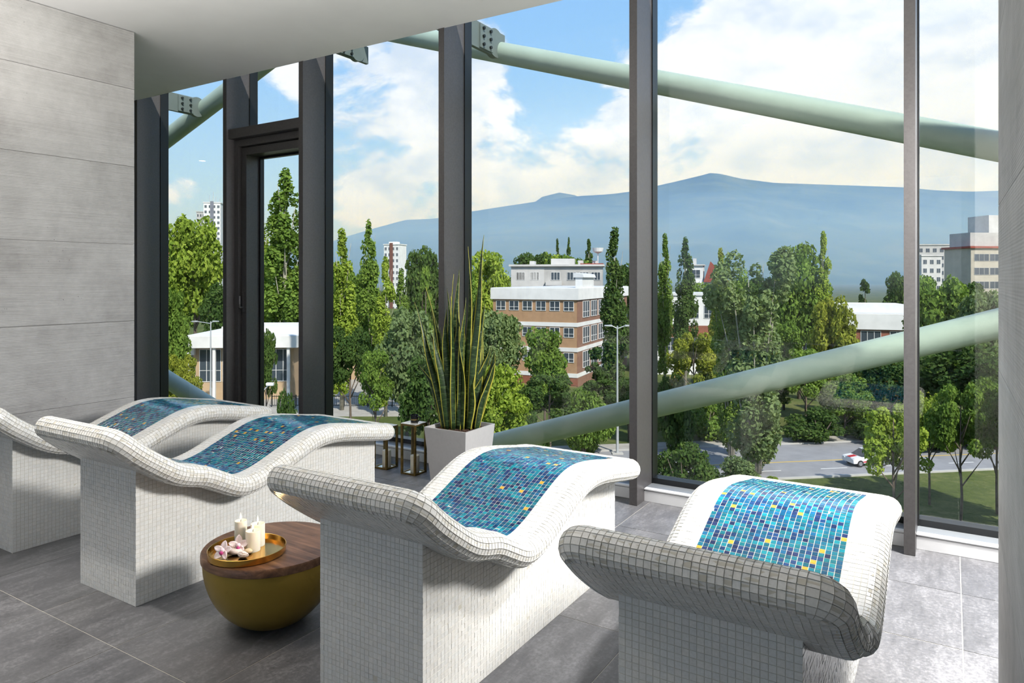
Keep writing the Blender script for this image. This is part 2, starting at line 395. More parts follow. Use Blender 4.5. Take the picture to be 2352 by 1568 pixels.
# glazing ---------------------------------------------------------------
MX = [-7.62, -6.08, -5.0, -3.41, -1.815, -.22, 1.375]
MW = .055
for i, x in enumerate(MX):
    m = struct('trim_%d' % (i + 2), ['dark window mullion nearest the left stone wall', 'dark window mullion on the hinge side of the narrow glazed door', 'dark window mullion right of the narrow glazed door', 'dark window mullion behind the potted snake plant', 'tall grey window mullion between the third and the fourth lounger', 'tall grey window mullion near the right stone wall', 'window mullion hidden beyond the right stone wall'][i], 'mullion')
    MB().box(x, x + MW, YM, YG - .045, 0, ZT, M_ALU, .003).build('profile', m)
    MB().box(x - .012, x + MW + .008, YG - .045, YG + .05, 0, ZT, M_RUB).build('gasket', m)
ends = [-12] + MX + [3.2]
wl_lab = ['window pane at the far left beyond the stone wall', 'narrow left window pane showing the distant white tower block', None, 'window pane behind the brass lanterns', 'window pane with the brick school behind the snake plant', 'wide window pane behind the rightmost lounger', 'right window pane beside the ribbed stone wall', 'window pane hidden beyond the right wall']
n = 0
for i in range(len(ends) - 1):
    a, b_ = ends[i] + MW, ends[i + 1]
    if i == 2: continue
    n += 1
    wn = struct('window_%d' % n, wl_lab[i], 'window')
    z0 = .10
    glass(a - .03, b_ + .01, z0, ZT, wn, 'pane')
    fr = MB().box(a + .008, b_ - .012, YG - .04, YG + .05, .088, .125, M_RUB); fr.build('gasket', wn)
    bb = struct('baseboard_front' if n == 1 else 'baseboard_front_%d' % n, ['white skirting below the far left pane', 'white skirting below the tower block pane', '', 'white skirting behind the brass lanterns', 'white skirting behind the planter', 'white skirting behind the rightmost lounger', 'white skirting beside the ribbed stone wall', 'white skirting beyond the right wall'][i], 'skirting')
    MB().box(a + .001, b_ - .001, 4.515, 4.54, 0, .072, M_WHITE, .002).build('board', bb)
    MB().box(a + .001, b_ - .001, 4.511, 4.545, .074, .092, M_WHITE, .006).build('moulding', bb)
    MB().box(a + .001, b_ - .001, 4.54, YG - .035, .0, .087, M_SILL).build('sill', bb)
# narrow glazed door with its transom
d = struct('door_1', 'narrow glazed door in a dark frame with a small handle', 'door')
xa, xb = MX[1] + MW, MX[2]
glass(xa - .03, xb + .01, 2.96, ZT, d, 'transom_pane')
MB().box(xa - .01, xb, YM + .02, YG + .05, 2.87, 2.965, M_ALU, .004).build('transom', d)
fr = MB(); y0, y1 = YM + .09, YG + .03
fr.box(xa, xa + .06, y0, y1, 0, 2.868, M_ALU, .003); fr.box(xb - .06, xb - .002, y0, y1, 0, 2.868, M_ALU, .003); fr.box(xa + .06, xb - .06, y0, y1, 2.80, 2.868, M_ALU, .003)
fr.build('frame', d)
lf = MB(); y0 = YM + .13
lf.box(xa + .062, xa + .13, y0, YG + .02, .02, 2.795, M_ALU, .003); lf.box(xb - .13, xb - .062, y0, YG + .02, .02, 2.795, M_ALU, .003)
lf.box(xa + .13, xb - .13, y0, YG + .02, 2.72, 2.795, M_ALU, .003); lf.box(xa + .13, xb - .13, y0, YG + .02, .02, .14, M_ALU, .003)
leaf = lf.build('leaf', d)
gk = MB()
for (p, q, r, t) in ((xa + .13, xa + .15, .14, 2.72), (xb - .15, xb - .13, .14, 2.72), (xa + .15, xb - .15, 2.70, 2.72), (xa + .15, xb - .15, .14, .16)): gk.box(p, q, YG - .03, YG + .015, r, t, M_RUB)
gk.build('gasket', leaf)
glass(xa + .14, xb - .14, .15, 2.71, leaf, 'pane')
hd = MB().box(xa + .082, xa + .108, y0 - .016, y0 + .001, 1.17, 1.37, M_ALU, .004)
hd.tube([(xa + .095, y0 - .01, 1.22), (xa + .095, y0 - .05, 1.22), (xa + .098, y0 - .055, 1.25), (xa + .10, y0 - .055, 1.33)], .010, 10, M_ALU); hd.build('handle', leaf)
# downlights
for i, (x, y) in enumerate(((-10.545, 2.175), (-8.547, 2.18), (-4.4, 0.2), (-2.2, 0.2))):
    o = thing('downlight', ['recessed round downlight in the far left corner, mirrored in the tower block pane', 'recessed round downlight beyond the left wall, mirrored in the glazed door', 'recessed round downlight over the left loungers', 'recessed round downlight over the middle loungers'][i], 'downlight', (x, y, ZC), 0, 'recessed ceiling downlights')
    MB().lathe([(.05, -.002), (.075, -.006), (.08, 0), (.05, 0)], 32, m=M_WHITE).build('trim_ring', o, True)
    lamp('SPOT', 'downlight_beam', (x, y, ZC - .02), (x, y + .001, 0), 12, (1, .92, .82), spot_size=math.radians(125), spot_blend=.9, shadow_soft_size=.05)
    MB().lathe([(.048, -.0042), (.048, -.0022)], 32, m=mat('lamp_glow', (1, .9, .7), .5, **{'Emission Color': (1, .86, .62, 1), 'Emission Strength': 22.0})).build('lens', o)

# ------------------------------------------------------------------ LOUNGERS
PROF = [(1.70, .79), (1.80, .703), (1.94, .605), (2.02, .567), (2.12, .538), (2.21, .492), (2.30, .448), (2.38, .437), (2.50, .463), (2.66, .523), (2.80, .572), (2.90, .588), (3.0, .585), (3.13, .566), (3.30, .534), (3.46, .508)]
YC = 2.6175
def catmull(P, k=24):
    P = [np.array(p) for p in P]; P = [2 * P[0] - P[1]] + P + [2 * P[-1] - P[-2]]; o = []
    for i in range(1, len(P) - 2):
        for t in np.arange(k) / k:
            a, b_, c, d_ = P[i - 1:i + 3]
            o.append(.5 * (2 * b_ + (c - a) * t + (2 * a - 5 * b_ + 4 * c - d_) * t * t + (3 * b_ - a - 3 * c + d_) * t ** 3))
    o.append(P[-2]); return np.array(o)
cl = catmull(PROF)
for _ in range(12): cl[1:-1] = .25 * cl[:-2] + .5 * cl[1:-1] + .25 * cl[2:]
seg = np.linalg.norm(np.diff(cl, axis=0), axis=1); arc = np.concatenate([[0], np.cumsum(seg)]); LEN = arc[-1]
def prof(u):
    uu = min(max(u, 0), LEN); y = np.interp(uu, arc, cl[:, 0]); z = np.interp(uu, arc, cl[:, 1])
    e = .012; t = np.array([np.interp(min(uu + e, LEN), arc, cl[:, 0]) - np.interp(max(uu - e, 0), arc, cl[:, 0]), np.interp(min(uu + e, LEN), arc, cl[:, 1]) - np.interp(max(uu - e, 0), arc, cl[:, 1])])
    t /= np.linalg.norm(t); p = np.array([y, z]) + t * (u - uu)
    return p, t, np.array([-t[1], t[0]])
TR, HWC, RC, PITCH, BW, BY0, BY1 = .05, .32, .045, .02, .241, 1.83, 3.405
def surf(u, v, nn):
    p, t, nrm = prof(u); q = p + nrm * nn
    return Vector((v, q[0] - YC, q[1]))
def under(y):
    u = np.interp(y, cl[:, 0], arc); p, t, nr = prof(u); return p[1] - TR / max(nr[1], .3)
# rim path (u, v, outward u, outward v)
def rim_path():
    out = []
    def straight(a, b_, o, n_):
        for k in range(n_): f = k / n_; out.append((a[0] + (b_[0] - a[0]) * f, a[1] + (b_[1] - a[1]) * f, o[0], o[1]))
    def corner(c, a0, n_=5):
        for k in range(n_):
            an = a0 + math.pi / 2 * k / n_; out.append((c[0] + RC * math.cos(an), c[1] + RC * math.sin(an), math.cos(an), math.sin(an)))
    ns = round((LEN - 2 * RC) / PITCH); ne = round((2 * HWC - 2 * RC) / PITCH)
    straight((LEN, -HWC + RC), (LEN, HWC - RC), (1, 0), ne); corner((LEN - RC, HWC - RC), 0)
    straight((LEN - RC, HWC), (RC, HWC), (0, 1), ns); corner((RC, HWC - RC), math.pi / 2)
    straight((0, HWC - RC), (0, -HWC + RC), (-1, 0), ne); corner((RC, -HWC + RC), math.pi)
    straight((RC, -HWC), (LEN - RC, -HWC), (0, -1), ns); corner((LEN - RC, -HWC + RC), 1.5 * math.pi)
    return out
PATH = rim_path()
def rim_pt(k, th, r):
    u, v, ou, ov = PATH[k % len(PATH)]
    return surf(u + ou * r * math.sin(th), v + ov * r * math.sin(th), r * math.cos(th))
WT, BT = [], []                        # white and blue tiles: four corners each
NTH = 8
for k in range(len(PATH)):
    for j in range(NTH):
        a, b_ = math.pi * j / NTH, math.pi * (j + 1) / NTH
        WT.append((rim_pt(k, a, TR), rim_pt(k, b_, TR), rim_pt(k + 1, b_, TR), rim_pt(k + 1, a, TR)))
nu = round(LEN / PITCH); du = LEN / nu; nv = 32; dv = 2 * HWC / nv
def in_rr(u, v):
    uu = min(u, LEN - u); vv = HWC - abs(v)
    return uu > 0 and vv > 0 and (uu > RC or vv > RC or (RC - uu) ** 2 + (RC - vv) ** 2 < RC * RC)
for i in range(nu):
    for j in range(nv):
        u0, u1, v0, v1 = i * du, (i + 1) * du, -HWC + j * dv, -HWC + (j + 1) * dv
        if not in_rr((u0 + u1) / 2, (v0 + v1) / 2): continue
        q = (surf(u0, v0, TR), surf(u0, v1, TR), surf(u1, v1, TR), surf(u1, v0, TR))
        if abs((v0 + v1) / 2) < .24 and 6 <= i < nu - 4: BT.append(q)
        else: WT.append(q)
        yy = prof((u0 + u1) / 2)[0][0]
        if abs((v0 + v1) / 2) > .235 or yy < BY0 + .02 or yy > BY1 - .02:
            WT.append((surf(u0, v0, -TR), surf(u1, v0, -TR), surf(u1, v1, -TR), surf(u0, v1, -TR)))
def vgrid(p0, ex, nx, zmaxf, flip):
    for i in range(nx):
        a = p0 + ex * (i / nx); b_ = p0 + ex * ((i + 1) / nx); zt = zmaxf((a.y + b_.y) / 2 + YC)
        for j in range(int(zt / PITCH) + 1):
            z0, z1 = j * PITCH + .001, (j + 1) * PITCH + .001
            q = (Vector((a.x, a.y, z0)), Vector((b_.x, b_.y, z0)), Vector((b_.x, b_.y, z1)), Vector((a.x, a.y, z1)))
            WT.append(q if not flip else (q[1], q[0], q[3], q[2]))
ny = round((BY1 - BY0) / PITCH); nx = 24
vgrid(Vector((BW, BY0 - YC, 0)), Vector((0, BY1 - BY0, 0)), ny, under, False)
vgrid(Vector((-BW, BY1 - YC, 0)), Vector((0, BY0 - BY1, 0)), ny, under, False)
vgrid(Vector((-BW, BY0 - YC, 0)), Vector((2 * BW, 0, 0)), nx, lambda y: under(BY0) + .0, False)
vgrid(Vector((BW, BY1 - YC, 0)), Vector((-2 * BW, 0, 0)), nx, lambda y: under(BY1) + .0, False)
# cores (grout bodies)
core = MB(); rb = TR - .0008
V = [[rim_pt(k, math.pi * j / 12, rb) for j in range(13)] for k in range(len(PATH))]
vs = [p for r_ in V for p in r_]; fs = []
for k in range(len(PATH)):
    k2 = (k + 1) % len(PATH)
    for j in range(12): fs.append((k * 13 + j, k * 13 + j + 1, k2 * 13 + j + 1, k2 * 13 + j))
core.add(vs, fs, M_TGROUT)
for sgn in (1, -1):
    vs, fs = [], []
    for i in range(nu + 1):
        for j in range(9): vs.append(surf(i * du, -HWC + j * 2 * HWC / 8, sgn * rb))
    for i in range(nu):
        for j in range(8):
            a = i * 9 + j; fs.append((a, a + 1, a + 10, a + 9) if sgn > 0 else (a, a + 9, a + 10, a + 1))
    core.add(vs, fs, M_TGROUT)
CORE_ME = core.mesh('shell_core')
bfield = MB(); vs, fs = [], []
for i in range(6, nu - 3):
    for j in (-.2405, .2405): vs.append(surf(i * du, j, TR - .0009))
for i in range(len(vs) // 2 - 1): fs.append((2 * i, 2 * i + 1, 2 * i + 3, 2 * i + 2))
BFIELD_ME = bfield.add(vs, fs, M_BGROUT).mesh('blue_field_bed')
poly = [(BY0 + .0008 - YC, 0), (BY1 - .0008 - YC, 0)] + [(y - YC, under(y) + .03) for y in np.linspace(BY1 - .0008, BY0 + .0008, 40)]
BASE_ME = MB().prism(poly, -BW + .0008, BW - .0008, 'x', M_TGROUT).mesh('base_core')
LX = [-4.5945, -3.406, -1.729, -.5475]
LLAB = ['white mosaic heated lounger with blue field at the left edge beside the stone wall', 'white mosaic heated lounger behind the round gold table, second from the left', 'white mosaic heated lounger right of the round gold table', 'white mosaic heated lounger at the right, nearest to the ribbed stone wall']
BLUES = [(.010, .15, .21), (.010, .18, .235), (.012, .125, .20), (.010, .09, .18), (.014, .05, .15), (.010, .105, .225), (.016, .03, .10), (.010, .21, .26)]
GOLD = (.62, .36, .045)
# which tiles show largest: occlusion tested against the cores of all four loungers
bv, bf = [], []
for x in LX:
    for me in (CORE_ME, BASE_ME):
        o = len(bv); bv += [Vector(v.co) + Vector((x, YC, 0)) for v in me.vertices]; bf += [tuple(i + o for i in p.vertices) for p in me.polygons]
TREE = BVHTree.FromPolygons(bv, bf)
def largest(tiles, off, n_):
    res = []
    for i, q in enumerate(tiles):
        c = (q[0] + q[1] + q[2] + q[3]) / 4 + off; nr = (q[1] - q[0]).cross(q[3] - q[0])
        vw = EYEV - c
        if nr.dot(vw) <= 0: continue
        px, py, wd = project(c)
        if wd < .3 or not (4 < px < 2348 and 2 < py < 1564): continue
        res.append((nr.dot(vw) / vw.length ** 3, i, c, nr))
    res.sort(key=lambda t: -t[0]); pick = []
    for ar, i, c, nr in res:
        st = c + nr.normalized() * .006; dv_ = EYEV - st
        if TREE.ray_cast(st, dv_.normalized(), dv_.length)[0] is None:
            pick.append(i)
            if len(pick) == n_: break
    return set(pick)
GAP, TH = .0006, .0010
def unit_tile(col, m, nm, k):
    h_ = .5
    vs = [(-h_, -h_, 0), (h_, -h_, 0), (h_, h_, 0), (-h_, h_, 0), (-h_ * .96, -h_ * .96, 1), (h_ * .96, -h_ * .96, 1), (h_ * .96, h_ * .96, 1), (-h_ * .96, h_ * .96, 1)]
    me = MB().add(vs, [(4, 5, 6, 7), (0, 1, 5, 4), (1, 2, 6, 5), (2, 3, 7, 6), (3, 0, 4, 7)], m).mesh(nm)
    set_attr(me, 'tint', [col] * 5); set_attr(me, 'swirl', [(k * 3.1, k * 1.7, k * 2.3)] * 5); return me
def set_attr(me, name, cols):
    a = me.attributes.new(name, 'FLOAT_COLOR', 'FACE'); arr = np.ones((len(me.polygons), 4), np.float32); arr[:, :3] = np.array(cols, np.float32)
    a.data.foreach_set('color', arr.ravel())
def white_tint():
    b_ = random.uniform(.95, 1.03); wm = random.uniform(-.008, .012)
    return (min(1, .805 * b_ + wm), .79 * b_, .755 * b_ - wm)
def blue_tint():
    if random.random() < .022: return GOLD
    c = random.choice(BLUES); k = random.uniform(.75, 1.3); return tuple(x * k for x in c)
W_U = [unit_tile(white_tint(), M_TILE, 'white_tile', k) for k in range(12)]
B_U = [unit_tile(tuple(x * s_ for x in c), M_BLUE, 'blue_tile', k) for k, (c, s_) in enumerate([(c, s_) for c in BLUES for s_ in (.8, 1.15)])]
G_U = unit_tile(GOLD, M_BLUE, 'gold_tile', 1)
def bulk(tiles, skip, m, nm, tintf, parent, GAP=GAP):
    n_ = len(tiles) - len(skip); vs = np.zeros((n_, 8, 3), np.float32); tint = []; sw = []
    k = 0
    for i, q in enumerate(tiles):
        if i in skip: continue
        Q = np.array(q); c = Q.mean(0); e1 = Q[1] - Q[0]; e2 = Q[3] - Q[0]; nr = np.cross(e1, e2); nr /= (np.linalg.norm(nr) + 1e-9)
        l = max(np.linalg.norm(e1), np.linalg.norm(e2)); s_ = 1 - 2 * GAP / l
        lo = c + (Q - c) * s_ - nr * TH; tl = random.gauss(0, .00018); tl2 = random.gauss(0, .00018)
        hi = c + (Q - c) * (s_ * .97) + nr * (random.gauss(0, .00025) + np.array([[tl + tl2], [tl2 - tl], [-tl - tl2], [tl - tl2]]))
        vs[k, :4] = lo; vs[k, 4:] = hi; k += 1
        t = tintf(); tint += [t] * 5; s3 = (random.random() * 40, random.random() * 40, random.random() * 40); sw += [s3] * 5
    base = np.array([(4, 5, 6, 7), (0, 1, 5, 4), (1, 2, 6, 5), (2, 3, 7, 6), (3, 0, 4, 7)])
    F = (base[None] + 8 * np.arange(n_)[:, None, None]).reshape(-1, 4)
    me = bpy.data.meshes.new(nm); me.from_pydata(vs.reshape(-1, 3).tolist(), [], F.tolist()); me.materials.append(m)
    set_attr(me, 'tint', tint); set_attr(me, 'swirl', sw); me.update()
    return tag(link(nm, me, parent), kind='stuff')
def single(q, me, nm, parent, GAP=GAP):
    c = (q[0] + q[1] + q[2] + q[3]) / 4; e1 = (q[1] + q[2] - q[0] - q[3]) / 2; e2 = (q[3] + q[2] - q[0] - q[1]) / 2
    z = e1.cross(e2).normalized(); x = e1.normalized(); y = z.cross(x); l2 = abs(e2.dot(y))
    o = link(nm, me, parent); s1, s2 = e1.length - 2 * GAP, l2 - 2 * GAP
    tz = (z + x * random.gauss(0, .012) + y * random.gauss(0, .012)).normalized(); x = (x - tz * x.dot(tz)).normalized(); y = tz.cross(x)
    o.matrix_local = Matrix.Translation(c - tz * TH) @ Matrix((x, y, tz)).transposed().to_4x4() @ Matrix.Diagonal((s1, s2, TH + random.uniform(-.0003, .0003), 1))
    return o
for x, lab in zip(LX, LLAB):
    L = thing('heated_lounger', lab, 'lounger', (x, YC, 0), 0, 'row of tiled heated loungers')
    bo = link('base', BASE_ME, L); so = link('shell', CORE_ME, L); link('blue_field_bed', BFIELD_ME, L)
    off = Vector((x, YC, 0)); sw_ = largest(WT, off, 300); sb_ = largest(BT, off, 300)
    bulk(WT, sw_, M_TILE, 'white_mosaic', white_tint, L); bulk(BT, sb_, M_BLUE, 'blue_mosaic', blue_tint, L, .0009)
    for i in sw_: single(WT[i], random.choice(W_U), 'white_tile', L)
    for i in sb_:
        gd = random.random() < .019; single(BT[i], G_U if gd else random.choice(B_U), 'gold_tile' if gd else 'blue_tile', L, .0009)

# ------------------------------------------------------------------ TABLE with tray, candles, orchids, stones
TX, TY, TZ = -2.548, 2.089, .33
t = thing('side_table', 'round low table with walnut top on an olive gold bowl base', 'table', (TX, TY, 0))
pf = [(.10, 0)] + [(.286 * math.sin(a_) ** .9 if a_ > .3 else .10, .001 + .285 * (1 - math.cos(a_)) ** 1.0) for a_ in np.linspace(.36, math.pi / 2, 22)]
z0_ = pf[1][1]; pf = [(.10, 0)] + [(r_, max(.0005, (z_ - z0_) * .293 / (.286 - z0_))) for r_, z_ in pf[1:]]
MB().lathe(pf, 72, m=M_OLIVE).build('bowl', t, True)
MB().lathe([(.288, .294), (.293, .297), (.293, .322), (.288, .329), (.27, .33)], 72, m=M_WOOD).build('table_top', t, True)
c0 = at_z(568, 1259, TZ + .02)
tr = thing('serving_tray', 'round brass tray with raised rim on the walnut table', 'tray', (c0.x, c0.y, TZ))
MB().lathe([(.148, .0), (.152, .004), (.152, .006), (.0, .006)], 64, m=M_TRAYF).build('tray_floor', tr, True)
MB().lathe([(.152, .0), (.158, .003), (.159, .028), (.1575, .029), (.156, .028), (.152, .0065)], 64, m=M_BRASS).build('rim', tr, True)
def candle(label, px, py, r, h, group):
    p = at_z(px, py, TZ + .0065); o = thing('pillar_candle', label, 'candle', (p.x, p.y, TZ + .0065), 0, group)
    MB().lathe([(r * .98, 0), (r, .003), (r, h - .004), (r * .95, h), (r * .82, h - .001), (r * .6, h - .005), (r * .2, h - .006)], 36, m=M_WAX).build('wax', o, True)
    MB().tube([(0, 0, h - .008), (.0005, 0, h), (.002, .001, h + .007)], .0011, 6, M_WICK).build('wick', o)
    MB().lathe([(.0003, h + .004), (.0028, h + .008), (.0042, h + .014), (.0032, h + .021), (.0014, h + .028), (.0002, h + .034)], 12, m=M_FLAME).build('flame', o, True)
    return o
candle('lit ivory pillar candle at the back left of the brass tray', 553, 1243, .0262, .093, 'lit pillar candles on the tray')
candle('lit ivory pillar candle at the back right of the brass tray, the thickest', 592, 1251, .030, .094, 'lit pillar candles on the tray')
candle('short lit ivory pillar candle at the front of the brass tray', 581, 1263, .0305, .085, 'lit pillar candles on the tray')
M_PET = mat('orchid_petal', (.80, .66, .68), .5, build=lambda h, b: h.put(b.inputs['Base Color'], h.ramp(h.noise(obj_co(h), 60, 4), [(.3, (.74, .54, .60)), (.6, (.86, .78, .76))])))
M_LIP = mat('orchid_lip', (.45, .04, .20), .5); M_LIPC = mat('orchid_column', (.80, .62, .68), .5)
def petal(L_, w_, curl, m):
    mb = MB(); vs, fs = [], []
    for i in range(9):
        tt = i / 8; ww = w_ * math.sin(math.pi * (tt * .86 + .10)) ** .8 if tt < .99 else .0006
        for j in range(5):
            s_ = (j - 2) / 2; vs.append((ww * s_, L_ * tt, curl * tt * tt * L_ + .25 * abs(s_) * ww))
    for i in range(8):
        for j in range(4): a_ = i * 5 + j; fs.append((a_, a_ + 1, a_ + 6, a_ + 5))
    return mb.add(vs, fs, m).mesh('petal', True)
def orchid(label, px, py, zz, tilt, rz):
    p = at_z(px, py, TZ + zz); o = thing('orchid_bloom', label, 'flower', p); o.rotation_euler = (tilt, 0, rz)
    me = petal(.042, .013, -.15, M_PET)
    for k, (an, cu) in enumerate(((0, 0), (72, 0), (144, 0), (216, 0), (288, 0))):
        q = link('petal', me, o); q.rotation_euler = (.35, 0, math.radians(an)); q.scale = (1.0 if k % 2 else 1.15, random.uniform(.9, 1.1), 1)
        sm = q.modifiers.new('thick', 'SOLIDIFY'); sm.thickness = .0008
    MB().lathe([(.004, 0), (.009, .006), (.010, .012), (.006, .018), (.001, .020)], 14, m=M_LIPC).build('column', o, True)
    MB().lathe([(.002, .0), (.008, .010), (.007, .018), (.002, .022)], 12, (0, -.012), M_LIP).build('lip', o, True)
    return o
orchid('pale pink orchid bloom at the left rim of the brass tray', 513, 1265, .030, .95, math.radians(25))
orchid('pink orchid bloom with a magenta lip leaning against the left candle', 548, 1253, .036, 1.05, math.radians(45))
def stone(label, px, py, sx, sy, sz, m, rz, seed):
    p = at_z(px, py, TZ + .0065); rr = random.Random(seed); vs, fs = [], []
    for i in range(9):
        ph = math.pi * i / 8
        for j in range(14):
            th = 2 * math.pi * j / 14; k = 1 + .10 * math.sin(2 * th + seed) + .07 * math.sin(3 * th + 2 * ph + seed * 2) + rr.uniform(-.03, .03)
            vs.append((sx * k * math.sin(ph) * math.cos(th), sy * k * math.sin(ph) * math.sin(th), sz * (1 - math.cos(ph))))
    for i in range(8):
        for j in range(14): j2 = (j + 1) % 14; fs.append((i * 14 + j, i * 14 + j2, (i + 1) * 14 + j2, (i + 1) * 14 + j))
    o = MB().add(vs, fs, m).build('pebble', None, True); o.location = p; o.rotation_euler[2] = rz
    return tag(o, label, 'pebble', 'pebbles on the brass tray')
M_ST1 = varied((.78, .68, .62), .12, 50, .7, name='pale_pebble'); M_ST3 = varied((.72, .56, .36), .12, 60, .6, name='tan_pebble')
def b_str(h, b):
    wv = h.new('TexWave'); h.put(wv.inputs[0], obj_co(h)); wv.inputs['Scale'].default_value = 55; wv.inputs['Distortion'].default_value = 7; wv.bands_direction = 'Z'
    h.put(b.inputs['Base Color'], h.ramp(wv.outputs['Fac'], [(.1, (.36, .22, .19)), (.3, (.72, .66, .62)), (1, (.80, .76, .72))]))
M_ST2 = mat('striped_pebble', rough=.6, build=b_str)
stone('long pale pebble beside the orchids on the tray', 540, 1274, .030, .017, .013, M_ST1, .55, 1)
stone('pale pebble with red-brown stripes at the front of the tray', 558, 1281, .024, .018, .014, M_ST2, .2, 2)
stone('small tan pebble beside the short candle', 570, 1271, .017, .014, .011, M_ST3, .9, 3)
lp = at_z(581, 1240, TZ + .12); lamp('POINT', 'candle_glow', (lp.x + .01, lp.y - .01, TZ + .135), (0, 0, 0), .35, (1, .62, .25), shadow_soft_size=.015)

# ------------------------------------------------------------------ LANTERNS, MUG, PLANT
def lantern(label, x0, x1, y0, y1, h, clab):
    cx_, cy_ = (x0 + x1) / 2, (y0 + y1) / 2; o = thing('brass_lantern', label, 'lantern', (cx_, cy_, 0), 0, 'brass lanterns by the window')
    hx, hy, b_ = (x1 - x0) / 2, (y1 - y0) / 2, .0075
    for sx in (-1, 1):
        for sy in (-1, 1): MB().box(sx * hx - b_ * (sx > 0) * 2, sx * hx + b_ * (sx < 0) * 2, sy * hy - b_ * (sy > 0) * 2, sy * hy + b_ * (sy < 0) * 2, .012, h - .012, M_BRASS2, .001).build('post', o)
    for z, nm in ((0, 'bottom_frame'), (h - .012, 'top_frame')):
        f = MB(); f.box(-hx, hx, -hy, -hy + .014, z, z + .012, M_BRASS2); f.box(-hx, hx, hy - .014, hy, z, z + .012, M_BRASS2); f.box(-hx, -hx + .014, -hy + .014, hy - .014, z, z + .012, M_BRASS2); f.box(hx - .014, hx, -hy + .014, hy - .014, z, z + .012, M_BRASS2); f.build(nm, o)
    MB().box(-hx + .013, hx - .013, -hy + .013, hy - .013, .004, .008, mat('mirror_plate', (.55, .6, .62), .08, 1.0)).build('base_plate', o)
    MB().box(-hx + .001, hx - .001, -hy + .001, hy - .001, h, h + .004, mat('pale_top', (.72, .70, .66), .15)).build('top_plate', o)
    for (a, b2, c, d_) in ((-hx + .015, hx - .015, -hy + .006, -hy + .008), (-hx + .015, hx - .015, hy - .008, hy - .006), (-hx + .006, -hx + .008, -hy + .015, hy - .015), (hx - .008, hx - .006, -hy + .015, hy - .015)):
        MB().box(a, b2, c, d_, .012, h - .012, M_GLASS).build('pane', o)
    cnd = thing('lantern_candle', clab, 'candle', (cx_ + .012, cy_, .0085), 0, 'ivory candles inside the lanterns')
    MB().lathe([(.034, 0), (.035, .003), (.035, .125), (.032, .13), (.026, .126), (.01, .122)], 32, m=M_WAX).build('wax', cnd, True)
    MB().tube([(0, 0, .12), (0, 0, .135)], .001, 6, M_WICK).build('wick', cnd)
lantern('tall brass and glass lantern left of the planter with a dark mug on top', -3.604, -3.460, 4.165, 4.305, .385, 'ivory candle inside the lantern with the mug on top')
lantern('brass and glass lantern half hidden behind the foot of the second lounger', -3.90, -3.755, 4.175, 4.31, .33, 'ivory candle inside the half hidden brass lantern')
mp = at_z(957, 976, .39)
mg = thing('mug', 'small dark mug with a gold band on the tall brass lantern', 'mug', (-3.525, 4.235, .3895))
MB().lathe([(.026, 0), (.029, .003), (.030, .06), (.0285, .061), (.0270, .058), (.025, .01), (.002, .008)], 32, m=M_BLACK).build('cup', mg, True)
MB().lathe([(.0302, .02), (.0304, .021), (.0304, .030), (.0302, .031)], 32, m=M_GOLD).build('gold_band', mg, True)
MB().tube([(.028, .0, .05), (.040, .006, .050), (.048, .008, .040), (.046, .008, .022), (.036, .004, .012), (.028, 0, .012)], .0042, 8, M_BLACK).build('handle', mg, True)
PX0, PX1, PY0, PY1, PH = -3.325, -2.945, 4.105, 4.485, .40
pcx, pcy = (PX0 + PX1) / 2, (PY0 + PY1) / 2
pl = thing('potted_snake_plant', 'tall snake plant with yellow-edged leaves in a pale square planter', 'potted plant', (pcx, pcy, 0))
hb, ht, wt = .155, .19, .012
P = []
for (r_, z_) in ((hb, 0), (ht, PH), (ht - wt, PH), (ht - wt - .006, PH - .05)): P += [(-r_, -r_, z_), (r_, -r_, z_), (r_, r_, z_), (-r_, r_, z_)]
F = [(3, 2, 1, 0)]
for k in range(3):
    for i in range(4): j = (i + 1) % 4; F.append((4 * k + i, 4 * k + j, 4 * k + 4 + j, 4 * k + 4 + i))
F.append((12, 13, 14, 15)); MB().add(P, F, M_PLANT).build('planter', pl)
so = MB(); s_ = ht - wt - .005; so.box(-s_, s_, -s_, s_, PH - .04, PH - .028, M_SOIL)
for k in range(420):
    x, y = random.uniform(-s_ + .012, s_ - .012), random.uniform(-s_ + .012, s_ - .012); a = random.uniform(.004, .010); z = PH - .028
    an = random.uniform(0, 6.3); c_, n_ = math.cos(an), math.sin(an)
    so.add([(x + (c_ * u - n_ * v) * a, y + (n_ * u + c_ * v) * a * .6, z + h_ * a * .8 * (1 + .6 * (u * .3))) for u, v, h_ in ((-1, -1, 0), (1, -1, 0), (1, 1, 0), (-1, 1, 0), (-.7, -.6, 1), (.7, -.6, .8), (.7, .6, 1), (-.7, .6, .7))], [(4, 5, 6, 7), (0, 1, 5, 4), (1, 2, 6, 5), (2, 3, 7, 6), (3, 0, 4, 7)], M_SOIL)
tag(so.build('soil', pl, fix=False), kind='stuff')
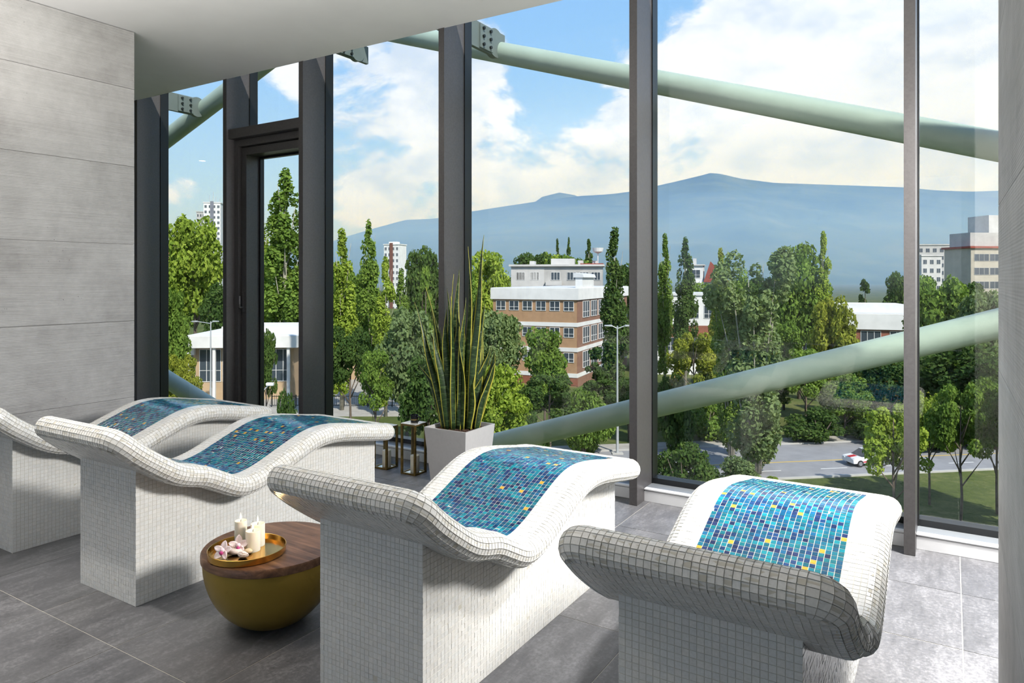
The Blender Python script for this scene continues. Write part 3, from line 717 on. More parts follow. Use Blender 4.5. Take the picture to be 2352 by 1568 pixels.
TIPS = [(290, 455, 470, 16), (365, 365, 480, 15), (320, 825, 465, 20), (392, 440, 500, 16), (525, 285, 530, 18), (553, 258, 540, 20), (505, 420, 575, 22), (490, 370, 505, 14), (622, 120, 600, 20), (716, 50, 625, 17), (690, 330, 640, 22), (707, 460, 655, 18), (595, 425, 560, 16), (755, 710, 650, 22), (782, 745, 660, 24), (785, 815, 668, 18), (716, 825, 640, 28), (628, 815, 600, 22), (590, 780, 580, 20), (555, 770, 545, 20), (520, 685, 520, 24), (512, 720, 555, 24), (450, 605, 500, 20), (400, 600, 490, 20), (435, 650, 515, 22), (380, 630, 485, 18), (475, 755, 530, 24), (700, 620, 630, 24), (665, 440, 610, 22), (560, 600, 570, 22), (480, 480, 510, 20), (640, 560, 615, 24), (605, 640, 590, 22), (450, 760, 495, 24), (500, 820, 525, 26), (570, 860, 560, 26), (650, 880, 610, 26), (690, 900, 645, 24), (545, 500, 548, 24), (585, 560, 575, 24), (655, 700, 600, 26), (430, 860, 480, 22), (470, 930, 500, 24)]
for k, (tx, ty, bx, wd) in enumerate(TIPS):
    rr = random.Random(k * 7 + 3); dd = rr.uniform(-.07, .07)
    pb = at_depth(840 + bx / 2.613, 985, 5.33 + dd); pb = Vector((min(max(pb.x, PX0 + .06), PX1 - .06), min(max(pb.y, PY0 + .06), PY1 - .06), PH - .03))
    dep = (pb - EYEV).dot(FW) + rr.uniform(-.05, .05); tp = at_depth(840 + tx / 2.613, 520 + ty / 2.613, dep)
    ctr = pb + (tp - pb) * .5 + Vector((rr.uniform(-.02, .02), rr.uniform(-.02, .02), .03)) - (RT * ((tp - pb).dot(RT) * .18))
    hw = wd / 2.613 / 1621 * 5.3 * .62 * 2.1; N_ = 22; ang0 = rr.uniform(-.7, .7); tw = rr.uniform(-1.6, 1.6)
    vs, fs, ms, uv = [], [], [], []; prev = None
    Ln = (tp - pb).length
    for i in range(N_ + 1):
        u = i / N_; p = pb * (1 - u) ** 2 + ctr * 2 * u * (1 - u) + tp * u * u
        p += RT * (.010 * math.sin(u * 9 + k) * u) ; tg = ((ctr - pb) * (1 - u) + (tp - ctr) * u).normalized()
        sd = tg.cross(FW).normalized(); nf = sd.cross(tg); an = ang0 + tw * u; sd2 = sd * math.cos(an) + nf * math.sin(an); nf2 = nf * math.cos(an) - sd * math.sin(an)
        wv = hw * (.62 + .38 * math.sin(math.pi * min(1, u * 1.25))) * (1 - max(0, (u - .62) / .38) ** 1.7) + .0004
        for s_ in (-1, -.79, 0, .79, 1): vs.append(p + sd2 * (wv * s_) + nf2 * (wv * .45 * abs(s_)) - Vector((pcx, pcy, 0)))
    for i in range(N_):
        for j in range(4): a = i * 5 + j; fs.append((a, a + 1, a + 6, a + 5)); ms.append(1 if j in (0, 3) else 0); uv.append([(jj / 4, ii / N_ * Ln) for ii, jj in ((i, j), (i, j + 1), (i + 1, j + 1), (i + 1, j))])
    me = bpy.data.meshes.new('leaf'); me.from_pydata([tuple(v) for v in vs], [], fs); me.materials.append(M_SNAKE); me.materials.append(M_LEAFY)
    me.polygons.foreach_set('material_index', ms); me.polygons.foreach_set('use_smooth', [True] * len(fs))
    ul = me.uv_layers.new(name='UVMap'); ul.data.foreach_set('uv', [c for f in uv for q in f for c in q])
    o = link('leaf', me, pl); sm = o.modifiers.new('thick', 'SOLIDIFY'); sm.thickness = .003; sm.offset = 0

# ================================================================== OUTSIDE
G0 = -14.5
# bracing tubes on the facade
YT, RTUBE = 6.0, .105
def brace(label, a, b_, r=RTUBE, ext=(0, 0), m=M_TUBE):
    A, B = at_y(*a, YT), at_y(*b_, YT); dv_ = (B - A).normalized(); A -= dv_ * ext[0]; B += dv_ * ext[1]
    o = thing('bracing_tube', label, 'steel tube', A, 0, 'sage green bracing tubes outside the glazing')
    MB().tube([Vector((0, 0, 0)), (B - A)], r, 40, m).build('pipe', o, True)
    for P_ in (Vector((0, 0, 0)), B - A):
        MB().tube([P_ - dv_ * .02, P_ + dv_ * .02], r + .008, 40, m).build('end_collar', o, True)
    return o, A, B
b1, A1, B1 = brace('sage green tube sloping down to the right across the upper panes', (1000, 93), (2292, 336), ext=(1.6, 1.6))
b2, A2, B2 = brace('sage green tube rising to the right across the lower right panes', (1140, 1018), (2292, 743), ext=(1.2, 1.6))
b3, A3, B3 = brace('grey-green tube rising to the right in the upper corner of the tower block pane', (375, 325), (511, 220), r=.12, ext=(1.2, 1.5))
b4, A4, B4 = brace('grey-green tube sloping down to the right in the lower corner of the tower block pane', (375, 865), (450, 912), r=.12, ext=(1.2, 1.6))
def bracket(label, px, py, w_, h_, n_b, x_m):
    c = at_y(px, py, 5.75); o = thing('bracing_bracket', label, 'bracket', c)
    MB().box(-.02, .02, -(c.y - YG - .06), .30, -h_ / 2, h_ / 2, M_TUBED, .004).build('fin_plate', o)
    MB().box(-.035, .035, -.16, .06, -h_ * .46, h_ * .46, M_TUBED, .006).build('splice_plate', o)
    for z in (-h_ * .3, 0, h_ * .3):
        for y in (-.11, .01): MB().tube([(.03, y, z), (.055, y, z)], .016, 6, M_BOLT).build('bolt', o)
    MB().tube([(-.03, .12, 0), (.03, .12, 0)], h_ * .55, 28, M_TUBED).build('round_plate', o, True)
bracket('bolted steel bracket joining the upper tube behind the plant mullion', 1118, 92, .3, .26, 6, 0)
bracket('bolted steel bracket on the tube in the tower block pane', 432, 242, .3, .24, 6, 0)
bracket('bolted steel bracket peeping below the ceiling edge above the lanterns', 800, 112, .3, .2, 6, 0)

# ground, road
gr = MB().box(-2500, 2500, -60, 6000, G0 - 1, G0, M_GRASS).build('ground'); tag(gr, 'dark grass of the park below the windows', 'ground', None, 'structure')
ROT = math.radians(40.5); RO = Vector((-7.43, 68.99, G0))
rd = struct('road', 'grey two-lane road crossing behind the park trees', 'road', None, RO); rd.rotation_euler[2] = ROT
MB().box(-120, 120, -4.7, 6.0, .0, .03, M_ASPH).build('carriageway', rd)
MB().box(-120, 120, -.09, .09, .03, .036, M_YEL).build('yellow_line', rd)
for k in range(-9, 10): MB().box(k * 6 - 4.6, k * 6 - 2.2, -2.55, -2.43, .03, .036, M_WPT).build('lane_dash', rd)
for (a, b_) in ((-4.95, -4.7), (6.0, 6.25)): MB().box(-120, 120, a, b_, 0, .14, M_KERB).build('kerb', rd)
MB().box(-120, 120, 6.25, 8.4, 0, .12, M_PAVE).build('footpath', rd)
pk = struct('parking_ground', 'pale paved yard in front of the white pavilion', 'pavement', None, at_depth(640, HY, 92) * 1.0)
pk.location.z = G0; pk.rotation_euler[2] = YAW
MB().box(-32, 30, -10, 30, 0, .03, M_PAVE).build('paving', pk)

# mountains ---------------------------------------------------------------
RIDGE = [(200, 640), (500, 600), (700, 575), (780, 548), (850, 527), (930, 505), (1000, 502), (1075, 487), (1150, 475), (1230, 463), (1330, 450), (1400, 446), (1447, 440), (1503, 428), (1560, 415), (1610, 403), (1632, 397), (1655, 399), (1700, 410), (1780, 420), (1900, 424), (2075, 430), (2150, 437), (2230, 440), (2292, 438), (2450, 445), (2800, 470), (3300, 520)]
def mountain(label, ridge, D, base, seed, name):
    rx = [p[0] for p in ridge]; ry = [p[1] for p in ridge]; pxs = np.linspace(rx[0], rx[-1], 170); rows = 34
    vs, fs = [], []; rr = np.random.default_rng(seed); ph = rr.uniform(0, 6.28, (8, 3))
    for i in range(rows + 1):
        s_ = i / rows; dpt = D * (1 - .55 * (1 - s_))
        for px in pxs:
            top = (HY - np.interp(px, rx, ry)) / FPX * D + EYE
            x = (px - CX) / FPX * D
            rough = sum(math.sin(x * .0035 * (1.6 ** q) + ph[q, 0] + s_ * 5 * (1.3 ** q)) * math.cos(s_ * 9 * (1.2 ** q) + ph[q, 1] + x * .001 * q) / (1.5 ** q) for q in range(7))
            z = base + (top - base) * (s_ ** 1.25) + rough * top * .045 * math.sin(math.pi * min(s_, .999)) * (1.2 - s_)
            p = EYEV + FW * dpt + RT * (x * (dpt / D) ** .6); vs.append((p.x, p.y, z))
    n_ = len(pxs)
    for i in range(rows):
        for j in range(n_ - 1): a = i * n_ + j; fs.append((a, a + 1, a + n_ + 1, a + n_))
    back = len(vs)
    for px in pxs: p = EYEV + FW * (D * 1.4) + RT * ((px - CX) / FPX * D * 1.2); vs.append((p.x, p.y, base))
    for j in range(n_ - 1): fs.append((rows * n_ + j, rows * n_ + j + 1, back + j + 1, back + j))
    o = MB().add(vs, fs, M_MOUNT).build(name, None, True, False); return tag(o, label, 'mountain', None, 'structure')
mountain('long hazy blue mountain ridge with a small rocky peak', RIDGE, 4200, G0 - 5, 3, 'mountain_ridge')
mountain('faint distant summit behind the main ridge', [(1150, 520), (1220, 470), (1245, 452), (1285, 442), (1320, 448), (1370, 470), (1480, 520)], 7000, G0 - 5, 5, 'mountain_summit')
# haze in the air between the town and the mountains
hz = MB().box(-6000, 3000, 400, 3600, G0 + .1, 250, bpy.data.materials.new('valley_haze')).build('valley_haze'); tag(hz, 'bluish haze lying over the valley before the mountains', 'haze', None, 'stuff')
mh = hz.data.materials[0]; mh.use_nodes = True; mh.node_tree.nodes.clear(); h = NT(mh.node_tree)
vs_ = h.new('VolumeScatter'); vs_.inputs['Color'].default_value = (.20, .38, 1.0, 1); vs_.inputs['Density'].default_value = .00085; vs_.inputs['Anisotropy'].default_value = 0.0
om = h.new('OutputMaterial'); h.l.new(vs_.outputs[0], om.inputs['Volume'])

# trees ---------------------------------------------------------------------
def leaves(centers, rad, n_, size, seed, up=.3, flat=.8):
    r = np.random.default_rng(seed); k = len(centers); C_ = np.array(centers); R_ = np.array(rad)
    wgt = R_ ** 2 / (R_ ** 2).sum(); idx = r.choice(k, n_, p=wgt); dn = r.normal(size=(n_, 3)); dn /= np.linalg.norm(dn, axis=1)[:, None]
    rr_ = R_[idx] * (r.uniform(.45, 1, n_) ** .5); P_ = C_[idx] + dn * rr_[:, None] * np.array([1, 1, flat])
    nn = dn + r.normal(size=(n_, 3)) * .75 + np.array([0, 0, up]); nn /= np.linalg.norm(nn, axis=1)[:, None]
    t1 = np.cross(nn, r.normal(size=(n_, 3))); t1 /= np.linalg.norm(t1, axis=1)[:, None]; t2 = np.cross(nn, t1)
    s_ = size * r.uniform(.6, 1.35, n_)[:, None]
    V_ = np.stack([P_ - t1 * s_, P_ + t2 * s_ * .62, P_ + t1 * s_, P_ - t2 * s_ * .62], 1).reshape(-1, 3)
    cl_ = r.uniform(0, 1, k)[idx] * .35 + r.uniform(0, 1, n_) * .65
    return V_, cl_
def leaf_mesh(name, V_, cl_, m):
    n_ = len(cl_); me = bpy.data.meshes.new(name); me.vertices.add(4 * n_); me.vertices.foreach_set('co', V_.astype(np.float32).ravel())
    me.loops.add(4 * n_); me.loops.foreach_set('vertex_index', np.arange(4 * n_, dtype=np.int32)); me.polygons.add(n_)
    me.polygons.foreach_set('loop_start', np.arange(0, 4 * n_, 4, dtype=np.int32)); me.polygons.foreach_set('loop_total', np.full(n_, 4, np.int32))
    at = me.attributes.new('leaf', 'FLOAT', 'FACE'); at.data.foreach_set('value', cl_.astype(np.float32)); me.materials.append(m); me.update(); me.validate(); return me
def make_kind(kind, seed):
    rr = random.Random(seed); cs, rs = [], []; tr_ = MB()
    if kind == 'round':                    # h 12, w 9
        for k in range(46):
            th = rr.uniform(0, 6.28); ph = math.acos(rr.uniform(-.75, 1)); q = rr.uniform(.6, 1)
            cs.append((3.5 * q * math.sin(ph) * math.cos(th), 3.5 * q * math.sin(ph) * math.sin(th), 7.0 + 4.2 * q * math.cos(ph))); rs.append(rr.uniform(.8, 1.5))
        for k in range(10): cs.append((rr.uniform(-1.5, 1.5), rr.uniform(-1.5, 1.5), rr.uniform(5, 9))); rs.append(1.6)
        tr_.tube([(0, 0, 0), (.1, 0, 2.2), (0, .1, 5), (.1, 0, 9)], [.26, .2, .16, .06], 8, M_BARK)
        for k in range(7):
            th = k * .9; z = 2.4 + .5 * k; tr_.tube([(0, 0, z), (1.1 * math.cos(th), 1.1 * math.sin(th), z + 1.2), (2.4 * math.cos(th), 2.4 * math.sin(th), z + 2.6)], [.11, .08, .03], 6, M_BARK)
        V_, c_ = leaves(cs, rs, 9500, .24, seed)
    elif kind == 'poplar':                 # h 20, w 4
        for k in range(60):
            z = rr.uniform(2.2, 19.2); wz = 1.75 * (math.sin(math.pi * min(.97, (z / 20) ** .8)) ** .6) * (.45 if z > 17.5 else 1); th = rr.uniform(0, 6.28); q = rr.uniform(.3, .9)
            cs.append((wz * q * math.cos(th), wz * q * math.sin(th), z)); rs.append(max(.45, wz * rr.uniform(.35, .6)))
        cs.append((0, 0, 19.5)); rs.append(.45)
        tr_.tube([(0, 0, 0), (.05, 0, 8), (0, 0, 19)], [.28, .2, .03], 8, M_PBARK)
        for k in range(14):
            th = k * 2.4; z = 1.5 + k * 1.0; tr_.tube([(0, 0, z), (.7 * math.cos(th), .7 * math.sin(th), z + 1.6), (1.1 * math.cos(th), 1.1 * math.sin(th), z + 4)], [.08, .05, .02], 5, M_PBARK)
        V_, c_ = leaves(cs, rs, 11000, .21, seed, .5, 1.7)
    elif kind == 'loose':                  # h 20, w 8: many stems
        for s_ in range(9):
            th = s_ * .7; lean = rr.uniform(.5, 2.6); hh = rr.uniform(13, 19.5) if s_ else 19.5; pts = []
            for j in range(6):
                f = j / 5; pts.append((.35 * math.cos(th) + lean * f ** 1.3 * math.cos(th), .35 * math.sin(th) + lean * f ** 1.3 * math.sin(th), hh * f * .9))
            tr_.tube(pts, [.16, .14, .11, .08, .05, .02], 6, M_PBARK)
            for j in range(18):
                f = rr.uniform(.10, 1.0); a_ = rr.uniform(0, 6.28); d_ = rr.uniform(.2, 1.2)
                cs.append((.35 * math.cos(th) + lean * f ** 1.3 * math.cos(th) + d_ * math.cos(a_), .35 * math.sin(th) + lean * f ** 1.3 * math.sin(th) + d_ * math.sin(a_), hh * f)); rs.append(rr.uniform(.45, 1.0))
        V_, c_ = leaves(cs, rs, 26000, .19, seed, .3, 1.5)
    elif kind == 'cone':                   # h 10, w 5
        for k in range(44):
            z = rr.uniform(1.0, 9.6); wz = 2.3 * (1 - (z / 10.2)) ** .62; th = rr.uniform(0, 6.28); q = rr.uniform(.4, .95)
            cs.append((wz * q * math.cos(th), wz * q * math.sin(th), z)); rs.append(max(.35, wz * .42))
        tr_.tube([(0, 0, 0), (0, 0, 9)], [.2, .04], 8, M_BARK); V_, c_ = leaves(cs, rs, 6500, .22, seed)
    elif kind == 'young':                  # h 8, w 5.4, open crown on a visible trunk
        for k in range(34):
            th = rr.uniform(0, 6.28); ph = math.acos(rr.uniform(-.55, 1)); q = rr.uniform(.45, 1)
            cs.append((2.4 * q * math.sin(ph) * math.cos(th), 2.4 * q * math.sin(ph) * math.sin(th), 5.3 + 2.4 * q * math.cos(ph))); rs.append(rr.uniform(.4, .85))
        tr_.tube([(0, 0, 0), (.08, 0, 1.6), (-.05, .05, 3.2), (0, 0, 6.8)], [.13, .11, .09, .03], 8, M_BARK)
        for k in range(8):
            th = k * 1.9; z = 2.0 + .4 * k; tr_.tube([(0, 0, z), (.8 * math.cos(th), .8 * math.sin(th), z + .8), (1.7 * math.cos(th), 1.7 * math.sin(th), z + 1.7)], [.06, .045, .015], 5, M_BARK)
        V_, c_ = leaves(cs, rs, 8500, .125, seed)
    else:                                  # bush h 3, w 4
        for k in range(26):
            th = rr.uniform(0, 6.28); q = rr.uniform(.2, 1); cs.append((1.5 * q * math.cos(th), 1.5 * q * math.sin(th), rr.uniform(.5, 2.5) * (1.15 - .5 * q))); rs.append(rr.uniform(.45, .75))
        for k in range(6): th = k * 1.05; tr_.tube([(0, 0, 0), (.5 * math.cos(th), .5 * math.sin(th), 1.0), (1.0 * math.cos(th), 1.0 * math.sin(th), 2.0)], [.06, .045, .015], 5, M_BARK)
        V_, c_ = leaves(cs, rs, 6500, .11, seed)
    return V_, c_, tr_.mesh('trunk', True)
DIM = {'round': (12, 9), 'poplar': (20, 4), 'loose': (20, 8), 'cone': (10, 5), 'young': (8, 5.4), 'bush': (3, 4)}
KIND_CACHE = {}
def tree(kind, leafc, px, d_, top, wpx, label, base=None, group=None, var=0, name=None):
    key = (kind, var)
    if key not in KIND_CACHE: KIND_CACHE[key] = make_kind(kind, 11 + 17 * var + len(kind))
    V_, c_, tm = KIND_CACHE[key]; mk = (kind, var, leafc)
    if mk not in KIND_CACHE: KIND_CACHE[mk] = leaf_mesh('foliage', V_, c_, LM[leafc])
    p = at_depth(px, HY, d_); zt = EYE + (HY - top) / FPX * d_; zb = G0 if base is None else EYE - (base - HY) / FPX * d_
    hh = zt - zb; ww = wpx / FPX * d_; H0, W0 = DIM[kind]
    nm = name or {'round': 'deciduous_tree', 'poplar': 'poplar_tree', 'loose': 'poplar_tree', 'cone': 'conical_tree', 'young': 'young_tree', 'bush': 'shrub'}[kind]
    o = thing(nm, label, 'shrub' if kind == 'bush' else 'tree', (p.x, p.y, zb), random.uniform(0, 6.28), group or ('shrubs in the park' if kind == 'bush' else 'trees in the park'))
    o.scale = (ww / W0, ww / W0, hh / H0)
    link('trunk', tm, o); tag(link('foliage', KIND_CACHE[mk], o), kind='stuff')
    return o
T = tree
# left panes
T('round', 'bright', 447, 135, 468, 165, 'broad sunlit tree just below the distant white tower block')
T('round', 'green', 388, 84, 640, 110, 'green tree at the left end of the tower block pane, before the sunlit tree', var=1)
T('round', 'dark', 505, 120, 640, 110, 'dark tree right of the broad sunlit tree, partly behind the door mullion', var=2)
T('young', 'olive', 416, 64, 800, 90, 'olive-green tree left of the white double-armed lamp post')
T('poplar', 'green', 655, 116, 392, 105, 'tallest poplar, seen through the narrow glazed door', var=1)
T('poplar', 'bright', 596, 126, 505, 80, 'bright poplar at the left of the narrow glazed door, behind the tallest poplar')
T('round', 'green', 618, 140, 590, 110, 'leafy tree behind the tallest poplar, above the pavilion roof', var=2)
T('young', 'dark', 612, 62, 742, 64, 'small dark tree in front of the pavilion roof in the glazed door', var=1)
T('bush', 'dark', 655, 54, 885, 80, 'dark shrub at the foot of the narrow glazed door')
T('poplar', 'green', 738, 78, 445, 62, 'poplar mostly hidden behind the mullion right of the glazed door', var=2)
T('poplar', 'bright', 785, 86, 527, 76, 'sunlit poplar at the left of the lantern pane')
T('poplar', 'green', 846, 90, 508, 58, 'twin-topped poplar left of the distant white and brown tower', var=1)
T('poplar', 'bright', 886, 82, 592, 60, 'bright poplar just below the distant white and brown tower', var=2)
T('poplar', 'green', 922, 84, 618, 52, 'slim poplar right of the bright one below the white and brown tower')
T('round', 'dark', 968, 112, 545, 105, 'dark rounded tree at the right of the lantern pane, against the mountain', var=1)
T('cone', 'green', 978, 84, 610, 70, 'green conical tree in front of the dark rounded tree')
T('round', 'grey', 935, 66, 690, 165, 'grey-green spreading tree above the brass lanterns', var=2)
T('round', 'dark', 985, 58, 790, 150, 'dark bluish tree directly left of the snake plant', var=1)
T('young', 'dark', 805, 70, 735, 130, 'dark tree with slim trunks behind the iron fence')
T('young', 'green', 862, 62, 790, 110, 'green tree with a forked trunk behind the iron fence', var=1)
# school pane
T('round', 'bright', 1122, 122, 560, 130, 'bright leafy tree left of the grey apartment block', var=2)
T('round', 'green', 1060, 108, 600, 110, 'green tree behind the snake plant mullion')
T('round', 'dark', 1218, 190, 566, 130, 'dark tree in the row behind the apartment block, at its left', var=1, group='trees behind the apartment block')
T('round', 'green', 1302, 194, 570, 140, 'mid-green tree in the row behind the apartment block, at its middle', group='trees behind the apartment block')
T('round', 'bright', 1258, 222, 572, 110, 'bright tree in the row behind the apartment block, between the dark and the mid-green one', var=2, group='trees behind the apartment block')
T('poplar', 'dark', 1280, 240, 549, 22, 'tiny distant poplar above the apartment block, leftmost of three', group='tiny distant poplars')
T('poplar', 'dark', 1306, 244, 546, 20, 'tiny distant poplar above the apartment block, middle of three', var=1, group='tiny distant poplars')
T('poplar', 'dark', 1352, 238, 550, 32, 'tiny distant poplar above the apartment block, rightmost of three', var=2, group='tiny distant poplars')
T('poplar', 'dark', 1412, 84, 524, 74, 'dark tall poplar at the right of the brick school, beside the tall mullion')
T('round', 'grey', 1140, 76, 690, 150, 'grey-green tree in front of the left corner of the brick school')
T('round', 'green', 1252, 72, 735, 130, 'leafy green tree in front of the middle of the brick school', var=1)
T('round', 'bright', 1140, 54, 822, 165, 'bright low tree right of the snake plant leaves', var=2)
T('cone', 'dark', 1368, 76, 795, 105, 'dark bushy tree below the right corner of the brick school')
T('young', 'dark', 1262, 63, 850, 150, 'dark tree on the bank below the brick school', var=1)
T('bush', 'green', 1340, 64, 885, 150, 'green shrub on the bank left of the tall street lamp')
T('bush', 'dark', 1215, 56, 930, 120, 'dark shrub just above the lower tube in the school pane')
T('round', 'dark', 1445, 70, 860, 110, 'dark tree behind the tall mullion at the foot of the dark poplar', var=2)
# wide pane
T('poplar', 'green', 1527, 104, 538, 46, 'left one of two poplars at the left of the wide pane')
T('poplar', 'dark', 1574, 98, 548, 54, 'dark right one of two poplars at the left of the wide pane', var=1)
T('poplar', 'olive', 1655, 96, 572, 46, 'yellowish slim poplar right of the house with the red roof', var=2)
T('loose', 'grey', 1735, 58, 540, 215, 'huge loose poplar with many pale stems beside the road')
T('loose', 'green', 1680, 64, 600, 120, 'loose tall tree left behind the huge many-stemmed poplar', var=1)
T('round', 'green', 1835, 94, 540, 150, 'big deep green tree right of the huge many-stemmed poplar', var=2)
T('poplar', 'bright', 1891, 92, 533, 48, 'columnar bright tree rising from the big deep green tree', var=2)
T('round', 'olive', 1912, 78, 655, 115, 'yellow-green tree in front of the white-roofed school wing')
T('cone', 'dark', 1987, 132, 640, 66, 'dark dome-shaped tree above the white-roofed school wing')
T('round', 'dark', 2066, 122, 608, 100, 'dark rounded tree beside the right mullion above the school roof', var=1)
T('young', 'olive', 1592, 74, 750, 130, 'olive young tree left of the huge many-stemmed poplar')
T('bush', 'dark', 1545, 66, 850, 110, 'dark shrub at the left of the wide pane above the tube')
T('round', 'dark', 1650, 76, 760, 130, 'dark tree behind the stems of the huge poplar', var=1)
T('bush', 'dark', 1572, 50, 998, 160, 'large dark shrub beneath the tube at the left of the wide pane', var=1)
T('young', 'green', 1850, 72, 790, 130, 'green tree with a leaning trunk on the slope across the road', var=1)
T('round', 'green', 1940, 71, 850, 125, 'rounded tree on the slope across the road', var=2)
T('round', 'dark', 2035, 74, 800, 150, 'dark tree across the road beside the right mullion')
T('young', 'bright', 2052, 44, 915, 165, 'leafy young tree partly hiding the white and red car')
T('bush', 'grey', 1690, 54, 1045, 130, 'grey-green shrub around the foot of the huge poplar')
T('bush', 'bright', 1776, 54, 1092, 48, 'small clipped bright bush on the verge by the road')
T('bush', 'olive', 2060, 84, 770, 120, 'olive shrub below the white-roofed school wing')
T('round', 'green', 1800, 86, 720, 110, 'mid-green tree behind the right side of the huge poplar')
T('bush', 'green', 1985, 82, 775, 120, 'green shrub hedge left of the olive shrub below the school wing', var=1)
T('round', 'dark', 1760, 78, 800, 150, 'dark tree behind the lower stems of the huge poplar, right side')
T('round', 'green', 1895, 80, 760, 130, 'green tree under the yellow-green tree, above the tube', var=1)
T('bush', 'dark', 1880, 69, 930, 150, 'dark shrub at the foot of the leaning tree across the road')
T('bush', 'dark', 2010, 70, 935, 150, 'dark shrub on the slope right of the rounded tree')
T('bush', 'green', 1620, 70, 900, 150, 'green shrub on the slope left of the huge poplar', var=1)
T('round', 'dark', 1690, 84, 700, 140, 'dark crown behind the left side of the huge poplar', var=2)
# right pane
T('round', 'dark', 2285, 66, 800, 130, 'dark tree behind the young tree at the right end', var=1)
T('bush', 'dark', 2170, 66, 915, 170, 'dark shrub across the road at the left of the right pane')
T('bush', 'dark', 2270, 67, 925, 150, 'dark shrub across the road at the right of the right pane', var=1)
T('round', 'green', 2160, 86, 608, 165, 'green tree below the grey block at the left of the right pane')
T('round', 'grey', 2258, 80, 645, 130, 'grey-green tree in front of the banded office block', var=1)
T('round', 'dark', 2215, 70, 770, 230, 'wide dark tree above the road in the right pane', var=2)
T('young', 'bright', 2135, 50, 885, 115, 'bright young tree with a visible trunk beside the right mullion')
T('young', 'green', 2207, 46, 865, 135, 'young tree with a dark trunk in the middle of the right pane', var=1)
T('young', 'green', 2290, 48, 850, 130, 'young tree at the right end, beside the ribbed stone wall')
T('round', 'dark', 2120, 78, 740, 120, 'dark tree across the road at the left of the right pane', var=1)
T('round', 'green', 2560, 36, 700, 330, 'unseen leafy tree just beyond the right end of the view, added to shade the lawn', var=1)  # this and the next two: added to cast shade on the lawn
T('round', 'green', 2780, 34, 720, 330, 'unseen leafy tree farthest beyond the right end of the view, added to shade the lawn', var=2)
T('round', 'green', 2440, 43, 740, 260, 'leafy tree added to shade the lawn, mostly hidden behind the right stone wall', var=2)
# far fill between the town blocks
FAR = [(820, 150, 600, 120, 'far tree between the two left poplars of the lantern pane'), (1460, 150, 590, 120, 'far tree behind the tall mullion'), (1620, 150, 640, 110, 'far tree below the house with the red roof'), (1720, 160, 620, 130, 'far tree behind the crown of the huge poplar'), (2120, 160, 622, 100, 'far tree below the grey block'), (2230, 150, 640, 120, 'far tree before the banded office block'), (400, 160, 610, 130, 'far tree below the pink houses'), (1000, 150, 590, 110, 'far tree left of the snake plant mullion')]
for i, (px, dd, tp, wd, lb) in enumerate(FAR): T('round', ('green', 'dark')[i % 2], px, dd, tp, wd, lb, var=i % 3, group='far trees')

# buildings -------------------------------------------------------------------
def building(name, label, px, d_, yaw, cat='building'):
    p = at_depth(px, HY, d_); return thing(name, label, cat, (p.x, p.y, G0), yaw)
def win(par, x0, x1, y, z0, z1, m=M_BWHITE, div=1, face='front', bars=True):
    """window on a front face (plane y) or, for face 'right'/'left', on plane x=y spanning local y x0..x1"""
    wdt = .07; f = MB(); n_ = div
    def bx(mb, a, b_, c, d2, e, g_, mm):
        if face == 'front': mb.box(a, b_, y + c, y + d2, e, g_, mm)
        elif face == 'right': mb.box(y - d2, y - c, a, b_, e, g_, mm)
        else: mb.box(y + c, y + d2, a, b_, e, g_, mm)
    bx(f, x0, x1, -.08, .02, z0, z0 + wdt, m); bx(f, x0, x1, -.08, .02, z1 - wdt, z1, m)
    bx(f, x0, x0 + wdt, -.08, .02, z0 + wdt, z1 - wdt, m); bx(f, x1 - wdt, x1, -.08, .02, z0 + wdt, z1 - wdt, m)
    for k in range(1, n_):
        xx = x0 + (x1 - x0) * k / n_; bx(f, xx - .035, xx + .035, -.08, .02, z0 + wdt, z1 - wdt, m)
    if bars: bx(f, x0 + wdt, x1 - wdt, -.07, .01, z0 + (z1 - z0) * .34, z0 + (z1 - z0) * .34 + .06, m)
    o = f.build('window', par); q = MB(); bx(q, x0 + wdt * .5, x1 - wdt * .5, -.03, .0, z0 + wdt * .5, z1 - wdt * .5, M_PANE); q.build('pane', o)
# brick school: corner at px 1325
sc_ = building('school_building', 'tan brick school with white bands and parapet behind the snake plant', 1325, 104, math.radians(8.7))
HS = 14.6
MB().box(-13.6, 0, 0, 30, 0, HS - 1.7, M_BRICK).build('front_wall', sc_)
MB().box(-.02, .06, .06, 30, 0, HS - 1.7, varied((.22, .115, .075), .12, 1.2, .85, name='shaded_brick')).build('side_wall', sc_)  # same brick painted darker, shade of this face put into its colour
MB().box(-13.9, .3, -.3, 30.2, HS - 1.75, HS, M_BWHITE, .03).build('parapet', sc_)
MB().box(-13.7, .1, -.1, 30.0, HS, HS + .06, M_BROOF).build('roof', sc_)
MB().box(-13.65, .15, -.05, .02, .2, 1.4, M_RBRICK).build('plinth', sc_)
for zb in (HS - 5.4, HS - 9.1, HS - 12.9):
    MB().box(-13.7, .12, -.12, 30, zb - .3, zb + .3, M_BWHITE).build('white_band', sc_)
for rr_i, zt in enumerate((HS - 1.85, HS - 5.75, HS - 9.45)):
    for k in range(6): win(sc_, -2.05 - 2.2 * k, -.45 - 2.2 * k, 0, zt - 1.55, zt - .1, div=2)
    for k in range(6): win(sc_, 2.6 + 4.2 * k, 5.9 + 4.2 * k, .08, zt - 2.6, zt - .1, div=3, face='right')
